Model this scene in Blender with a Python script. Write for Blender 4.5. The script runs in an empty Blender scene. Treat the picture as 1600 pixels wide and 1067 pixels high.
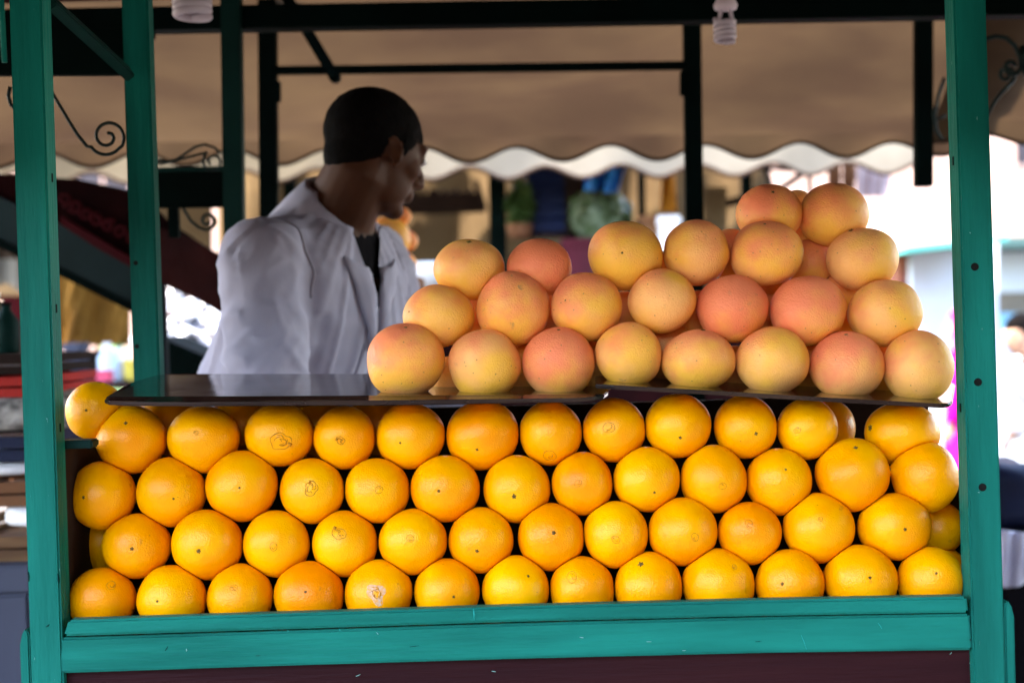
import bpy, bmesh, math, random
import numpy as np
from mathutils import Vector, Matrix, noise
from mathutils.bvhtree import BVHTree

random.seed(7)
rng = np.random.default_rng(7)
S = bpy.context.scene
COL = S.collection
R = math.radians

# ------------------------------------------------------------------ camera
F_PX = 50.0 / 36.0 * 1600.0
CAM = Vector((0.0, -1.8, 1.5))
PITCH, ROLL = R(-0.8), R(-1.6)
cam_rot = Matrix.Rotation(math.pi / 2 + PITCH, 3, 'X') @ Matrix.Rotation(ROLL, 3, 'Z')
cd = bpy.data.cameras.new('camera')
cd.lens, cd.sensor_width = 50.0, 36.0
cd.clip_start, cd.clip_end = 0.05, 400.0
cd.dof.use_dof = True
cd.dof.focus_distance = 1.84
cd.dof.aperture_fstop = 3.2
cam = bpy.data.objects.new('camera', cd)
cam.matrix_world = Matrix.Translation(CAM) @ cam_rot.to_4x4()
COL.objects.link(cam)
S.camera = cam

# ------------------------------------------------------------------ sky, sun, exposure
SUN_EL, SUN_AZ = R(58), R(180 + 72)          # azimuth clockwise from +Y: behind the camera, to the left
world = bpy.data.worlds.new('World')
S.world = world
world.use_nodes = True
wn = world.node_tree.nodes
sky = wn.new('ShaderNodeTexSky')
sky.sky_type = 'NISHITA'
sky.sun_disc = False
sky.sun_elevation, sky.sun_rotation = SUN_EL, SUN_AZ
world.node_tree.links.new(sky.outputs[0], wn['Background'].inputs[0])
wn['Background'].inputs[1].default_value = 0.15
sl = bpy.data.lights.new('sun', 'SUN')
sl.energy, sl.angle, sl.color = 2.2, R(0.5), (1.0, 0.95, 0.87)
sun = bpy.data.objects.new('sun', sl)
sv = Vector((math.sin(SUN_AZ) * math.cos(SUN_EL), math.cos(SUN_AZ) * math.cos(SUN_EL), math.sin(SUN_EL)))
sun.rotation_euler = (-sv).to_track_quat('-Z', 'Y').to_euler()
sun.location = (-3, -4, 8)
COL.objects.link(sun)
S.view_settings.view_transform = 'Standard'
S.view_settings.look = 'None'
S.view_settings.exposure = 4.1
S.view_settings.use_white_balance = True      # the photo is balanced for shade
S.view_settings.white_balance_temperature = 7200
S.view_settings.white_balance_tint = 14
S.view_settings.gamma = 1.0
S.view_settings.use_curve_mapping = False
S.cycles.max_bounces = 8
S.cycles.diffuse_bounces = 4

# ------------------------------------------------------------------ helpers
def P(px, py, Y):
    """world point that the photo shows at pixel (px, py) if it stands Y metres behind the cart front"""
    d = cam_rot @ Vector(((px - 800) / F_PX, (533.5 - py) / F_PX, -1.0))
    return CAM + d * ((Y - CAM.y) / d.y)

def sc(Y):
    return (Y - CAM.y) / F_PX               # metres per pixel at that depth

WL = {}                                     # world origin of every thing / part

def tag(o, label=None, cat=None, group=None, kind=None):
    if label: o['label'] = label
    if cat: o['category'] = cat
    if group: o['group'] = group
    if kind: o['kind'] = kind
    return o

def thing(name, loc, label=None, cat=None, group=None, kind=None):
    o = bpy.data.objects.new(name, None)
    o.empty_display_size = 0.1
    o.location = loc
    COL.objects.link(o)
    WL[o.name] = Vector(loc)
    return tag(o, label, cat, group, kind)

class MB:
    def __init__(s):
        s.v, s.f = [], []
    def add(s, verts, faces):
        b = len(s.v)
        s.v.extend(tuple(map(float, p)) for p in verts)
        s.f.extend(tuple(i + b for i in f) for f in faces)
        return s
    def box(s, a, b):
        x0, y0, z0 = a; x1, y1, z1 = b
        return s.add([(x0,y0,z0),(x1,y0,z0),(x1,y1,z0),(x0,y1,z0),(x0,y0,z1),(x1,y0,z1),(x1,y1,z1),(x0,y1,z1)],
                     [(0,3,2,1),(4,5,6,7),(0,1,5,4),(1,2,6,5),(2,3,7,6),(3,0,4,7)])
    def bar(s, a, b, w, d, ref=(0, 1, 0)):
        """box from a to b: w across (perpendicular to ref), d along ref"""
        a, b = Vector(a), Vector(b)
        ax = (b - a).normalized()
        side = ax.cross(Vector(ref)).normalized() * (w / 2)
        dep = side.cross(ax).normalized() * (d / 2)
        vs = []
        for p in (a, b):
            vs += [p - side - dep, p + side - dep, p + side + dep, p - side + dep]
        return s.add(vs, [(0,3,2,1),(4,5,6,7),(0,1,5,4),(1,2,6,5),(2,3,7,6),(3,0,4,7)])
    def prism(s, front, back):
        """closed solid between two matching outlines"""
        n = len(front)
        fs = [tuple(range(n)), tuple(range(2*n-1, n-1, -1))]
        for i in range(n):
            j = (i + 1) % n
            fs.append((j, i, n + i, n + j))
        return s.add(list(front) + list(back), fs)
    def tube(s, pts, rad, n=10, ref=(0, 0, 1), closed=False):
        """tube through pts; rad = float or list of float or (a, b) with b along ref side"""
        pts = [Vector(p) for p in pts]
        m = len(pts)
        rr = rad if isinstance(rad, (list, tuple)) else [rad] * m
        base = len(s.v)
        vs, fs = [], []
        prev = None
        for i, p in enumerate(pts):
            if closed:
                t = (pts[(i+1) % m] - pts[i-1]).normalized()
            else:
                t = (pts[min(i+1, m-1)] - pts[max(i-1, 0)]).normalized()
            u = (Vector(ref) if prev is None else prev)
            u = u - t * u.dot(t)
            if u.length < 1e-5:
                u = Vector((1, 0, 0)) - t * t.x
            u.normalize(); prev = u
            w = t.cross(u)
            ra, rb = rr[i] if isinstance(rr[i], (list, tuple)) else (rr[i], rr[i])
            for k in range(n):
                a = 2 * math.pi * k / n
                vs.append(p + u * (math.cos(a) * ra) + w * (math.sin(a) * rb))
        for i in range(m if closed else m - 1):
            i2 = (i + 1) % m
            for k in range(n):
                k2 = (k + 1) % n
                fs.append((i*n+k, i*n+k2, i2*n+k2, i2*n+k))
        if not closed:
            fs.append(tuple(range(n-1, -1, -1)))
            fs.append(tuple((m-1)*n + k for k in range(n)))
        return s.add(vs, fs)
    def ball(s, c, r, rot=None, nu=20, nv=12):
        c = Vector(c)
        rx, ry, rz = r if isinstance(r, (list, tuple)) else (r, r, r)
        vs, fs = [], []
        for i in range(nv + 1):
            th = math.pi * i / nv
            for k in range(nu):
                ph = 2 * math.pi * k / nu
                q = Vector((rx*math.sin(th)*math.cos(ph), ry*math.sin(th)*math.sin(ph), rz*math.cos(th)))
                if rot is not None: q = rot @ q
                vs.append(c + q)
        for i in range(nv):
            for k in range(nu):
                k2 = (k + 1) % nu
                fs.append((i*nu+k, (i+1)*nu+k, (i+1)*nu+k2, i*nu+k2))
        return s.add(vs, fs)
    def grid(s, pts):
        """pts[i][j] sheet"""
        m, n = len(pts), len(pts[0])
        return s.add([p for row in pts for p in row],
                     [(i*n+j, i*n+j+1, (i+1)*n+j+1, (i+1)*n+j) for i in range(m-1) for j in range(n-1)])
    def obj(s, name, mat, parent=None, bevel=0.0, smooth=None, loc=None, weld=False, thick=0.0):
        org = WL[parent.name] if parent is not None else (Vector(loc) if loc is not None else Vector((0, 0, 0)))
        me = bpy.data.meshes.new(name)
        me.from_pydata([(v[0]-org.x, v[1]-org.y, v[2]-org.z) for v in s.v], [], s.f)
        if bevel or weld or thick:
            bm = bmesh.new(); bm.from_mesh(me)
            if weld: bmesh.ops.remove_doubles(bm, verts=bm.verts, dist=1e-5)
            if bevel:
                eds = [e for e in bm.edges if len(e.link_faces) == 2 and e.calc_face_angle(0) > 0.5]
                bmesh.ops.bevel(bm, geom=eds, offset=bevel, segments=2, affect='EDGES', clamp_overlap=True)
            if thick:
                bmesh.ops.recalc_face_normals(bm, faces=bm.faces)
                bmesh.ops.solidify(bm, geom=bm.faces[:], thickness=thick)
            bmesh.ops.recalc_face_normals(bm, faces=bm.faces)
            bm.to_mesh(me); bm.free()
        if smooth is None: smooth = not bevel
        if smooth:
            me.polygons.foreach_set('use_smooth', [True] * len(me.polygons))
        me.materials.append(mat)
        o = bpy.data.objects.new(name, me)
        COL.objects.link(o)
        if parent is not None:
            o.parent = parent
        else:
            o.location = org
        WL[o.name] = org.copy()
        return o

def add_mesh(name, me, parent=None, loc=(0, 0, 0)):
    o = bpy.data.objects.new(name, me)
    COL.objects.link(o)
    if parent is not None:
        o.parent = parent
        WL[o.name] = WL[parent.name].copy()
    else:
        o.location = loc
        WL[o.name] = Vector(loc)
    return o

# ------------------------------------------------------------------ materials
def M(name, c1, c2=None, rough=0.6, nscale=6.0, stretch=(1, 1, 1), bump=0.0, bscale=60.0, bdist=0.002,
      spec=0.12, trans=0.0, coat=0.0, metal=0.0, chips=None, chip_scale=90.0, chip_at=0.72, ramp=(0.35, 0.65), rvar=0.0):
    m = bpy.data.materials.new(name)
    m.use_nodes = True
    nt = m.node_tree; N = nt.nodes; L = nt.links
    b = N['Principled BSDF']
    tc = N.new('ShaderNodeTexCoord')
    mp = N.new('ShaderNodeMapping')
    mp.inputs['Scale'].default_value = stretch
    L.new(tc.outputs['Object'], mp.inputs[0])
    col = None
    if c2 is not None:
        no = N.new('ShaderNodeTexNoise'); no.inputs['Scale'].default_value = nscale
        no.inputs['Detail'].default_value = 5
        L.new(mp.outputs[0], no.inputs['Vector'])
        r = N.new('ShaderNodeValToRGB')
        r.color_ramp.elements[0].position, r.color_ramp.elements[1].position = ramp
        r.color_ramp.elements[0].color = (*c1, 1); r.color_ramp.elements[1].color = (*c2, 1)
        L.new(no.outputs[0], r.inputs[0])
        col = r.outputs[0]
        if rvar:
            mr = N.new('ShaderNodeMapRange')
            mr.inputs['To Min'].default_value = rough - rvar; mr.inputs['To Max'].default_value = rough + rvar
            L.new(no.outputs[0], mr.inputs[0]); L.new(mr.outputs[0], b.inputs['Roughness'])
    else:
        b.inputs['Base Color'].default_value = (*c1, 1)
    if chips is not None:
        n2 = N.new('ShaderNodeTexNoise'); n2.inputs['Scale'].default_value = chip_scale
        n2.inputs['Detail'].default_value = 3
        L.new(mp.outputs[0], n2.inputs['Vector'])
        cr = N.new('ShaderNodeValToRGB')
        cr.color_ramp.elements[0].position = chip_at; cr.color_ramp.elements[1].position = chip_at + 0.02
        L.new(n2.outputs[0], cr.inputs[0])
        mx = N.new('ShaderNodeMix'); mx.data_type = 'RGBA'
        L.new(cr.outputs[0], mx.inputs[0])
        if col is not None: L.new(col, mx.inputs[6])
        else: mx.inputs[6].default_value = (*c1, 1)
        mx.inputs[7].default_value = (*chips, 1)
        col = mx.outputs[2]
    if col is not None: L.new(col, b.inputs['Base Color'])
    if not rvar: b.inputs['Roughness'].default_value = rough
    b.inputs['Specular IOR Level'].default_value = spec
    b.inputs['Metallic'].default_value = metal
    b.inputs['Coat Weight'].default_value = coat
    if bump:
        nb = N.new('ShaderNodeTexNoise'); nb.inputs['Scale'].default_value = bscale; nb.inputs['Detail'].default_value = 6
        L.new(mp.outputs[0], nb.inputs['Vector'])
        bp = N.new('ShaderNodeBump'); bp.inputs['Strength'].default_value = bump; bp.inputs['Distance'].default_value = bdist
        L.new(nb.outputs[0], bp.inputs['Height']); L.new(bp.outputs[0], b.inputs['Normal'])
    if trans:
        tr = N.new('ShaderNodeBsdfTranslucent')
        if col is not None: L.new(col, tr.inputs[0])
        else: tr.inputs[0].default_value = (*c1, 1)
        ms = N.new('ShaderNodeMixShader'); ms.inputs[0].default_value = trans
        L.new(b.outputs[0], ms.inputs[1]); L.new(tr.outputs[0], ms.inputs[2])
        L.new(ms.outputs[0], N['Material Output'].inputs[0])
    return m

def fruit_mat(name, kind):
    m = bpy.data.materials.new(name)
    m.use_nodes = True
    nt = m.node_tree; N = nt.nodes; L = nt.links
    b = N['Principled BSDF']
    tc = N.new('ShaderNodeTexCoord'); oi = N.new('ShaderNodeObjectInfo')
    sep = N.new('ShaderNodeSeparateColor')
    L.new(oi.outputs['Color'], sep.inputs[0])
    off = N.new('ShaderNodeVectorMath'); off.operation = 'SCALE'
    comb = N.new('ShaderNodeCombineXYZ')
    for k in range(3): L.new(oi.outputs['Random'], comb.inputs[k])
    L.new(comb.outputs[0], off.inputs[0]); off.inputs['Scale'].default_value = 37.0
    add = N.new('ShaderNodeVectorMath')
    L.new(tc.outputs['Object'], add.inputs[0]); L.new(off.outputs[0], add.inputs[1])
    def nz(scale, detail=4):
        n = N.new('ShaderNodeTexNoise'); n.inputs['Scale'].default_value = scale; n.inputs['Detail'].default_value = detail
        L.new(add.outputs[0], n.inputs['Vector']); return n
    def ramp(src, p0, p1):
        r = N.new('ShaderNodeMapRange'); r.interpolation_type = 'SMOOTHSTEP'
        L.new(src, r.inputs[0]); r.inputs[1].default_value = p0; r.inputs[2].default_value = p1
        return r.outputs[0]
    def mix(f, a, c):
        x = N.new('ShaderNodeMix'); x.data_type = 'RGBA'
        L.new(f, x.inputs[0])
        if isinstance(a, tuple): x.inputs[6].default_value = (*a, 1)
        else: L.new(a, x.inputs[6])
        if isinstance(c, tuple): x.inputs[7].default_value = (*c, 1)
        else: L.new(c, x.inputs[7])
        return x.outputs[2]
    def math_(op, a, c):
        x = N.new('ShaderNodeMath'); x.operation = op
        for k, q in enumerate((a, c)):
            if isinstance(q, (int, float)): x.inputs[k].default_value = q
            else: L.new(q, x.inputs[k])
        return x.outputs[0]
    big = nz(14.0, 3)
    if kind == 'orange':
        f = math_('ADD', ramp(big.outputs[0], 0.3, 0.7), sep.outputs[0])
        col = mix(math_('MULTIPLY', f, 0.62), mix(sep.outputs[1], (0.80, 0.175, 0.001), ORANGE_A), ORANGE_B)
        scuff = ramp(nz(55.0, 5).outputs[0], 0.70, 0.76)
        col = mix(math_('MULTIPLY', scuff, 0.35), col, (0.36, 0.13, 0.015))
        spk = N.new('ShaderNodeTexVoronoi'); spk.inputs['Scale'].default_value = 75.0
        L.new(add.outputs[0], spk.inputs['Vector'])
        sp = math_('MULTIPLY', math_('LESS_THAN', spk.outputs['Distance'], 0.055), ramp(nz(30).outputs[0], 0.52, 0.6))
        col = mix(math_('MULTIPLY', sp, 0.7), col, (0.10, 0.045, 0.01))
        b.inputs['Roughness'].default_value = 0.30
        pore, pstr = 480.0, 0.26
    else:
        yel = mix(ramp(big.outputs[0], 0.35, 0.65), GRAPE_A, GRAPE_B)
        # blush: stronger on one side of the fruit, amount from object colour R
        dotp = N.new('ShaderNodeVectorMath'); dotp.operation = 'DOT_PRODUCT'
        L.new(tc.outputs['Object'], dotp.inputs[0]); dotp.inputs[1].default_value = (-6.0, -4.0, 16.0)
        f = math_('ADD', math_('ADD', dotp.outputs['Value'], math_('MULTIPLY', nz(30.0, 5).outputs[0], 2.4)), math_('MULTIPLY', sep.outputs[0], 1.5))
        col = mix(math_('MULTIPLY', ramp(f, 1.25, 3.1), 0.95), yel, GRAPE_C)
        frk = N.new('ShaderNodeTexVoronoi'); frk.inputs['Scale'].default_value = 95.0
        L.new(add.outputs[0], frk.inputs['Vector'])
        sp = math_('MULTIPLY', math_('LESS_THAN', frk.outputs['Distance'], 0.10), ramp(nz(24).outputs[0], 0.44, 0.56))
        col = mix(math_('MULTIPLY', sp, 0.75), col, (0.30, 0.12, 0.035))
        sc2 = math_('MULTIPLY', ramp(nz(70.0, 6).outputs[0], 0.64, 0.70), ramp(nz(16).outputs[0], 0.5, 0.62))
        col = mix(math_('MULTIPLY', math_('MULTIPLY', sc2, sep.outputs[1]), 0.8), col, (0.34, 0.16, 0.07))
        b.inputs['Roughness'].default_value = 0.48
        pore, pstr = 400.0, 0.34
    L.new(col, b.inputs['Base Color'])
    vo = N.new('ShaderNodeTexVoronoi'); vo.inputs['Scale'].default_value = pore
    L.new(add.outputs[0], vo.inputs['Vector'])
    hsum = math_('ADD', math_('MULTIPLY', vo.outputs['Distance'], 0.6), math_('MULTIPLY', nz(150.0, 3).outputs[0], 1.0))
    bp = N.new('ShaderNodeBump'); bp.inputs['Strength'].default_value = pstr; bp.inputs['Distance'].default_value = 0.0022
    L.new(hsum, bp.inputs['Height']); L.new(bp.outputs[0], b.inputs['Normal'])
    b.inputs['Specular IOR Level'].default_value = 0.20 if kind == 'orange' else 0.20
    return m

ORANGE_A, ORANGE_B = (0.87, 0.255, 0.001), (0.91, 0.41, 0.002)
GRAPE_A, GRAPE_B, GRAPE_C = (0.92, 0.45, 0.05), (0.93, 0.42, 0.12), (0.87, 0.20, 0.085)
m_orange = fruit_mat('orange_peel', 'orange')
m_grape = fruit_mat('grapefruit_peel', 'grape')
m_scar = M('stem_scar', (0.20, 0.11, 0.025), (0.05, 0.03, 0.01), rough=0.8, nscale=400)
m_navel = M('navel_cork', (0.58, 0.24, 0.012), (0.34, 0.13, 0.012), rough=0.8, nscale=500)
m_grey_scuff = M('pale_scuff', (0.62, 0.42, 0.30), (0.70, 0.30, 0.06), rough=0.8, nscale=300)
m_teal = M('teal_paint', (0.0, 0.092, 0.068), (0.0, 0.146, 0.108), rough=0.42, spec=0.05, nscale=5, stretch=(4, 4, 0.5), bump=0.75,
           bscale=30, bdist=0.0022, chips=(0.25, 0.42, 0.38), chip_scale=120, chip_at=0.735, rvar=0.1)
m_teal_h = M('teal_paint_brushed', (0.0, 0.102, 0.076), (0.0, 0.158, 0.117), rough=0.42, spec=0.05, nscale=14, stretch=(0.22, 1, 2.2), bump=0.8,
             bscale=75, bdist=0.0018, chips=(0.02, 0.03, 0.025), chip_scale=60, chip_at=0.74, rvar=0.1)
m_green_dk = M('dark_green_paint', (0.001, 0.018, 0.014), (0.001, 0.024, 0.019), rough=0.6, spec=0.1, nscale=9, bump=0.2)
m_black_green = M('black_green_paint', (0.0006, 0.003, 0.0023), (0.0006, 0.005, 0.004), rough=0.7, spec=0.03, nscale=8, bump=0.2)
m_maroon = M('maroon_board', (0.016, 0.0042, 0.0055), (0.024, 0.006, 0.007), rough=0.5, spec=0.06, nscale=10, stretch=(0.2, 1, 2.5), bump=0.6, bscale=80,
             chips=(0.20, 0.13, 0.11), chip_scale=55, chip_at=0.745)
m_hole = M('hole_dark', (0.006, 0.006, 0.005), rough=0.9)
m_dark = M('dark_board', (0.015, 0.008, 0.006), (0.022, 0.012, 0.009), rough=0.85)
m_glass = M('smoked_glass', (0.012, 0.007, 0.005), (0.035, 0.018, 0.011), rough=0.09, nscale=22, stretch=(0.3, 1, 1), bump=0.05, bscale=25, bdist=0.001, spec=0.6, rvar=0.06)
m_redcloth = M('dark_red_cloth', (0.055, 0.003, 0.005), (0.03, 0.002, 0.003), rough=0.9)
m_iron = M('wrought_iron', (0.008, 0.018, 0.016), rough=0.5)

# ------------------------------------------------------------------ setting: plaza ground, sunlit pink buildings
m_ground = M('plaza_paving', (0.050, 0.045, 0.041), (0.075, 0.067, 0.06), rough=0.9, nscale=1.2, bump=0.3, bscale=12, bdist=0.01)
g = MB().add([(-150, -150, 0), (150, -150, 0), (150, 150, 0), (-150, 150, 0)], [(0, 1, 2, 3)]).obj('ground', m_ground, smooth=False)
tag(g, kind='structure')

# ------------------------------------------------------------------ the fruit cart
cart = thing('fruit_cart', (0, 0.5, 0), 'teal painted wooden juice cart with open front, corner posts and maroon lower panel', 'juice cart')

def post(x_of_y, wpx, Y0, y_top, y_bot, mat, depth, zbot=None, name='post', bevel=0.0025):
    """post whose front face (at depth Y0) is centred on pixel column x_of_y(y)"""
    w = wpx * sc(Y0)
    a = P(x_of_y(y_bot), y_bot, Y0); b = P(x_of_y(y_top), y_top, Y0)
    if zbot is not None:
        a = a + (a - b) * ((a.z - zbot) / (b.z - a.z))
    a.y += depth / 2; b.y += depth / 2
    return MB().bar(a, b, w, depth).obj(name, mat, cart, bevel=bevel)

lp = lambda y: 39 + 0.0325 * y
rp = lambda y: 1515.5 + 0.0295 * y
post(lp, 50.5, 0.0, -230, 1150, m_teal, 0.040, 0.0, 'corner_post')
post(rp, 50.5, 0.0, -230, 1150, m_teal, 0.040, 0.0, 'corner_post')
m_teal_shaded = M('shaded_teal_paint', (0.0, 0.060, 0.044), (0.0, 0.115, 0.085), rough=0.5, spec=0.05, nscale=5, stretch=(4, 4, .5), bump=.7, bscale=30, bdist=.0022)  # darker copy of the teal: shade inside the cart put into the colour
post(lambda y: 210 + 0.032 * y, 41, 0.40, -120, 700, m_teal_shaded, 0.034, 0.0, 'side_post')
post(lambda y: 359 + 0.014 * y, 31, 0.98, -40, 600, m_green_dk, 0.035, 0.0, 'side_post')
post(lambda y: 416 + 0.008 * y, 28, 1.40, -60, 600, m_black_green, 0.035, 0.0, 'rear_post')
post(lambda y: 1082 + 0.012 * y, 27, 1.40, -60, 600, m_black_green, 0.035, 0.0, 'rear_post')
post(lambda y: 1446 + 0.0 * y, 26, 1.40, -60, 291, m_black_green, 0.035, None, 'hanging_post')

def disc(name, px, py, Y, rpx, mat, thick=0.004, ny=-1):
    c = P(px, py, Y); r = rpx * sc(Y)
    MB().tube([c + Vector((0, -0.0006, 0)), c + Vector((0, thick, 0))], r, n=18).obj(name, mat, cart, smooth=False)
for (x, y) in ((1523, 417), (1528, 597), (1535, 761)):
    disc('bolt_hole', x, y, 0.0, 6.2, m_hole)
for (x, y) in ((212, 411), (214, 541)):
    disc('bolt_hole', x, y, 0.40, 3.6, m_hole)
# slots in the inner faces of the corner posts
for (x, y, s_) in ((84, 278, 1), (91, 482, 1), (95, 668, 1), (1486, 252, -1), (1497, 637, -1)):
    Yp = 0.02
    c = P(x, y, Yp)
    ins = 0.0
    xe = P(lp(y) + 25.25, y, 0).x if s_ > 0 else P(rp(y) - 25.25, y, 0).x
    MB().box((xe - 0.001, 0.018, c.z - 0.0055), (xe + 0.0008, 0.022, c.z + 0.0055)).obj('bolt_hole', m_hole, cart, smooth=False)

# ledge batten and front rail
def plank(name, tl, tr, br, bl, Y0, depth, mat, bevel=0.002, parent=None, seg=1):
    fr = [P(*tl, Y0), P(*tr, Y0), P(*br, Y0), P(*bl, Y0)]
    bk = [p + Vector((0, depth, 0)) for p in fr]
    return MB().prism(fr, bk).obj(name, mat, parent or cart, bevel=bevel)
def long_plank(name, top, bot, Y0, depth, mat, bevel=0.002):
    """top/bot: matching pixel polylines"""
    fr = [P(x, y, Y0) for x, y in top] + [P(x, y, Y0) for x, y in reversed(bot)]
    bk = [p + Vector((0, depth, 0)) for p in fr]
    return MB().prism(fr, bk).obj(name, mat, cart, bevel=bevel)
long_plank('ledge_batten', [(106, 969), (400, 960), (800, 947.5), (1200, 937.5), (1511, 932)],
           [(99, 994), (400, 984.5), (800, 971.5), (1200, 962), (1514, 957)], -0.006, 0.022, m_teal_h, 0.003)
long_plank('front_rail', [(94, 996.5), (400, 987), (800, 974), (1200, 963.8), (1515.5, 958.8)],
           [(90, 1052), (400, 1041.5), (800, 1029.5), (1200, 1020), (1520, 1015.5)], 0.001, 0.036, m_teal_h, 0.003)
pa = [P(88, 1044, 0.014), P(1530, 1010, 0.014)]
MB().prism([pa[0], pa[1], Vector((pa[1].x, 0.014, 0.32)), Vector((pa[0].x, 0.014, 0.32))],
           [p + Vector((0, 0.018, 0)) for p in (pa[0], pa[1], Vector((pa[1].x, 0.014, 0.32)), Vector((pa[0].x, 0.014, 0.32)))]).obj('front_panel', m_maroon, cart, smooth=False)
MB().box((pa[0].x, 0.001, 0.24), (pa[1].x, 0.037, 0.318)).obj('bottom_rail', m_teal_h, cart, bevel=0.003)
m_chip = M('pale_paint_chip', (0.16, 0.33, 0.29), rough=0.7, spec=0.05)
m_drip = M('paint_drip', (0.002, 0.24, 0.20), rough=0.35, spec=0.06)
m_grime = M('dark_grime', (0.004, 0.025, 0.022), rough=0.9, spec=0.03)
def chip(a, b, w, mat, Y):
    MB().tube([P(*a, Y), P((a[0]+b[0])/2 + .6, (a[1]+b[1])/2, Y), P(*b, Y)], [w * .3 * sc(Y), w * .5 * sc(Y), w * .25 * sc(Y)], n=6, ref=(0, 1, 0)).obj('paint_chip', mat, cart)
for a, b, w, mt_, Y in (((740, 951), (741, 969), 3.2, m_drip, -.0062), ((1252, 992), (1260, 1014), 1.6, m_drip, .0008), ((1372, 973), (1378, 982), 1.6, m_drip, .0008), ((906, 995), (912, 996), 1.6, m_chip, .0008),
                        ((291, 1013), (291, 1017), 1.8, m_chip, .0008), ((258, 1016), (262, 1009), 1.6, m_grime, .0008), ((588, 987), (591, 991), 1.4, m_chip, .0008), ((1010, 1002), (1018, 1002), 1.2, m_chip, .0008),
                        ((530, 981), (531, 985), 2.2, m_drip, -.0062), ((449, 983), (450, 987), 2.0, m_drip, -.0062), ((72, 979), (77, 975), 2.4, m_grime, -.0002), ((44, 893), (45, 908), 3.0, m_grime, -.0002),
                        ((90, 896), (91, 910), 2.6, m_grime, -.0002), ((72, 653), (74, 656), 1.4, m_chip, -.0002), ((1515, 363), (1516, 365), 1.6, m_chip, -.0002), ((1528, 769), (1531, 769), 1.6, m_chip, -.0002),
                        ((1066, 1016), (1072, 1015.5), 1.2, m_chip, .0008), ((1484, 1022), (1487, 1018), 1.4, m_chip, .0138), ((1521, 1046), (1516, 1053), 1.6, m_chip, .0138), ((1517, 1030), (1515, 1036), 1.4, m_chip, .0138),
                        ((768, 1048), (775, 1049), 1.4, m_chip, .0138), ((556, 1056), (563, 1053), 1.4, m_chip, .0138), ((1180, 1002), (1190, 1001), 1.0, m_grime, .0008), ((640, 1010), (655, 1008), 1.0, m_grime, .0008)):
    chip(a, b, w, mt_, Y)
# rounded skirt boards outside the corner posts
def skirt(xo, ytop, side):
    ps = []
    prof = [(0, ytop + 26), (0.2, ytop + 10), (0.55, ytop), (0.85, ytop + 3), (1.0, ytop + 10)]
    for t, y in prof:
        base = (lp(y) - 25.6) if side < 0 else (rp(y) + 25.6)
        x = base + side * 15 * (1 - t) + (side * (y - ytop) * 0.03)
        ps.append(P(x, y, 0.004))
    a, b = ps[0], ps[-1]
    ps = ps + [Vector((b.x, 0.004, 0.24)), Vector((a.x - 0.0, 0.004, 0.24))]
    MB().prism(ps, [p + Vector((0, 0.03, 0)) for p in ps]).obj('skirt_board', m_teal, cart, bevel=0.002)
skirt(42, 982, -1)
skirt(1567, 938, 1)

# bin: counter board, side walls, back board
cl, cr = P(90, 992, 0.0), P(1530, 965, 0.0)
MB().prism([Vector((cl.x, 0.039, cl.z)), Vector((cr.x, 0.039, cr.z)), Vector((cr.x, 0.56, cr.z)), Vector((cl.x, 0.56, cl.z))],
           [Vector((cl.x, 0.039, cl.z - 0.02)), Vector((cr.x, 0.039, cr.z - 0.02)), Vector((cr.x, 0.56, cr.z - 0.02)), Vector((cl.x, 0.56, cl.z - 0.02))]).obj('counter_board', m_dark, cart, smooth=False)
lz = P(120, 686, 0.06).z
lx = P(108, 700, 0.06).x
MB().box((lx - 0.024, 0.041, 0.9), (lx, 0.56, lz - 0.012)).obj('side_wall', m_dark, cart, smooth=False)
MB().box((lx - 0.024, 0.041, lz - 0.011), (lx + 0.036, 0.072, lz)).obj('side_ledge', m_green_dk, cart, bevel=0.002)
rx_ = 0.6215
MB().box((rx_, 0.041, 0.9), (rx_ + 0.006, 0.56, P(1500, 740, 0.3).z)).obj('side_wall', m_dark, cart, smooth=False)
MB().box((lx, 0.33, 0.9), (rx_, 0.35, P(800, 634, 0.33).z)).obj('back_board', m_dark, cart, smooth=False)

# roof: beams, braces, boards, dark red cloth
def pbar(name, a, b, Y, wpx, depth, mat, Yb=None):
    Yb = Y if Yb is None else Yb
    return MB().bar(P(*a, Y), P(*b, Yb), wpx * sc((Y + Yb) / 2), depth).obj(name, mat, cart, bevel=0.002)
pbar('roof_beam', (-160, 40), (1760, 6), 1.02, 36, 0.05, m_black_green)
pbar('cross_bar', (431, 111), (1071, 103), 1.415, 13, 0.02, m_black_green)
pbar('brace', (444, -10), (524, 122), 1.20, 17, 0.02, m_black_green)
MB().tube([P(521, 117, 1.17), P(524, 122, 1.23)], 0.013, n=14).obj('brace_bolt', m_black_green, cart)
pbar('brace', (76, 2), (200, 116), 0.12, 17, 0.022, m_green_dk, Yb=0.38)
pbar('side_board', (-60, 84), (205, 83), 0.45, 70, 0.02, m_black_green)
for (x, y0, y1) in ((434, 128, 160), (1067, 112, 150)):
    MB().bar(P(x, y0, 1.40), P(x, y1, 1.40), 9 * sc(1.4), 0.02).obj('latch', m_black_green, cart, bevel=0.002)
MB().box((P(235, 45, 1.0).x, 0.99, P(235, 61, 1.0).z), (P(241, 45, 1.0).x, 1.01, P(235, 48, 1.0).z)).obj('hook', m_black_green, cart, smooth=False)
xa, xb = P(-60, 0, 0).x - 0.10, P(1660, 0, 0).x + 0.10
prof = [(-0.75, 2.10), (0.2, 2.19), (1.02, 2.155)]
vs = []
n_ = len(prof)
roof = MB()
for x in (xa, xb):
    for (y, z) in prof: vs.append((x, y, z))
    for (y, z) in prof: vs.append((x, y, z + 0.02))
k = 2 * n_
fs = []
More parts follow.
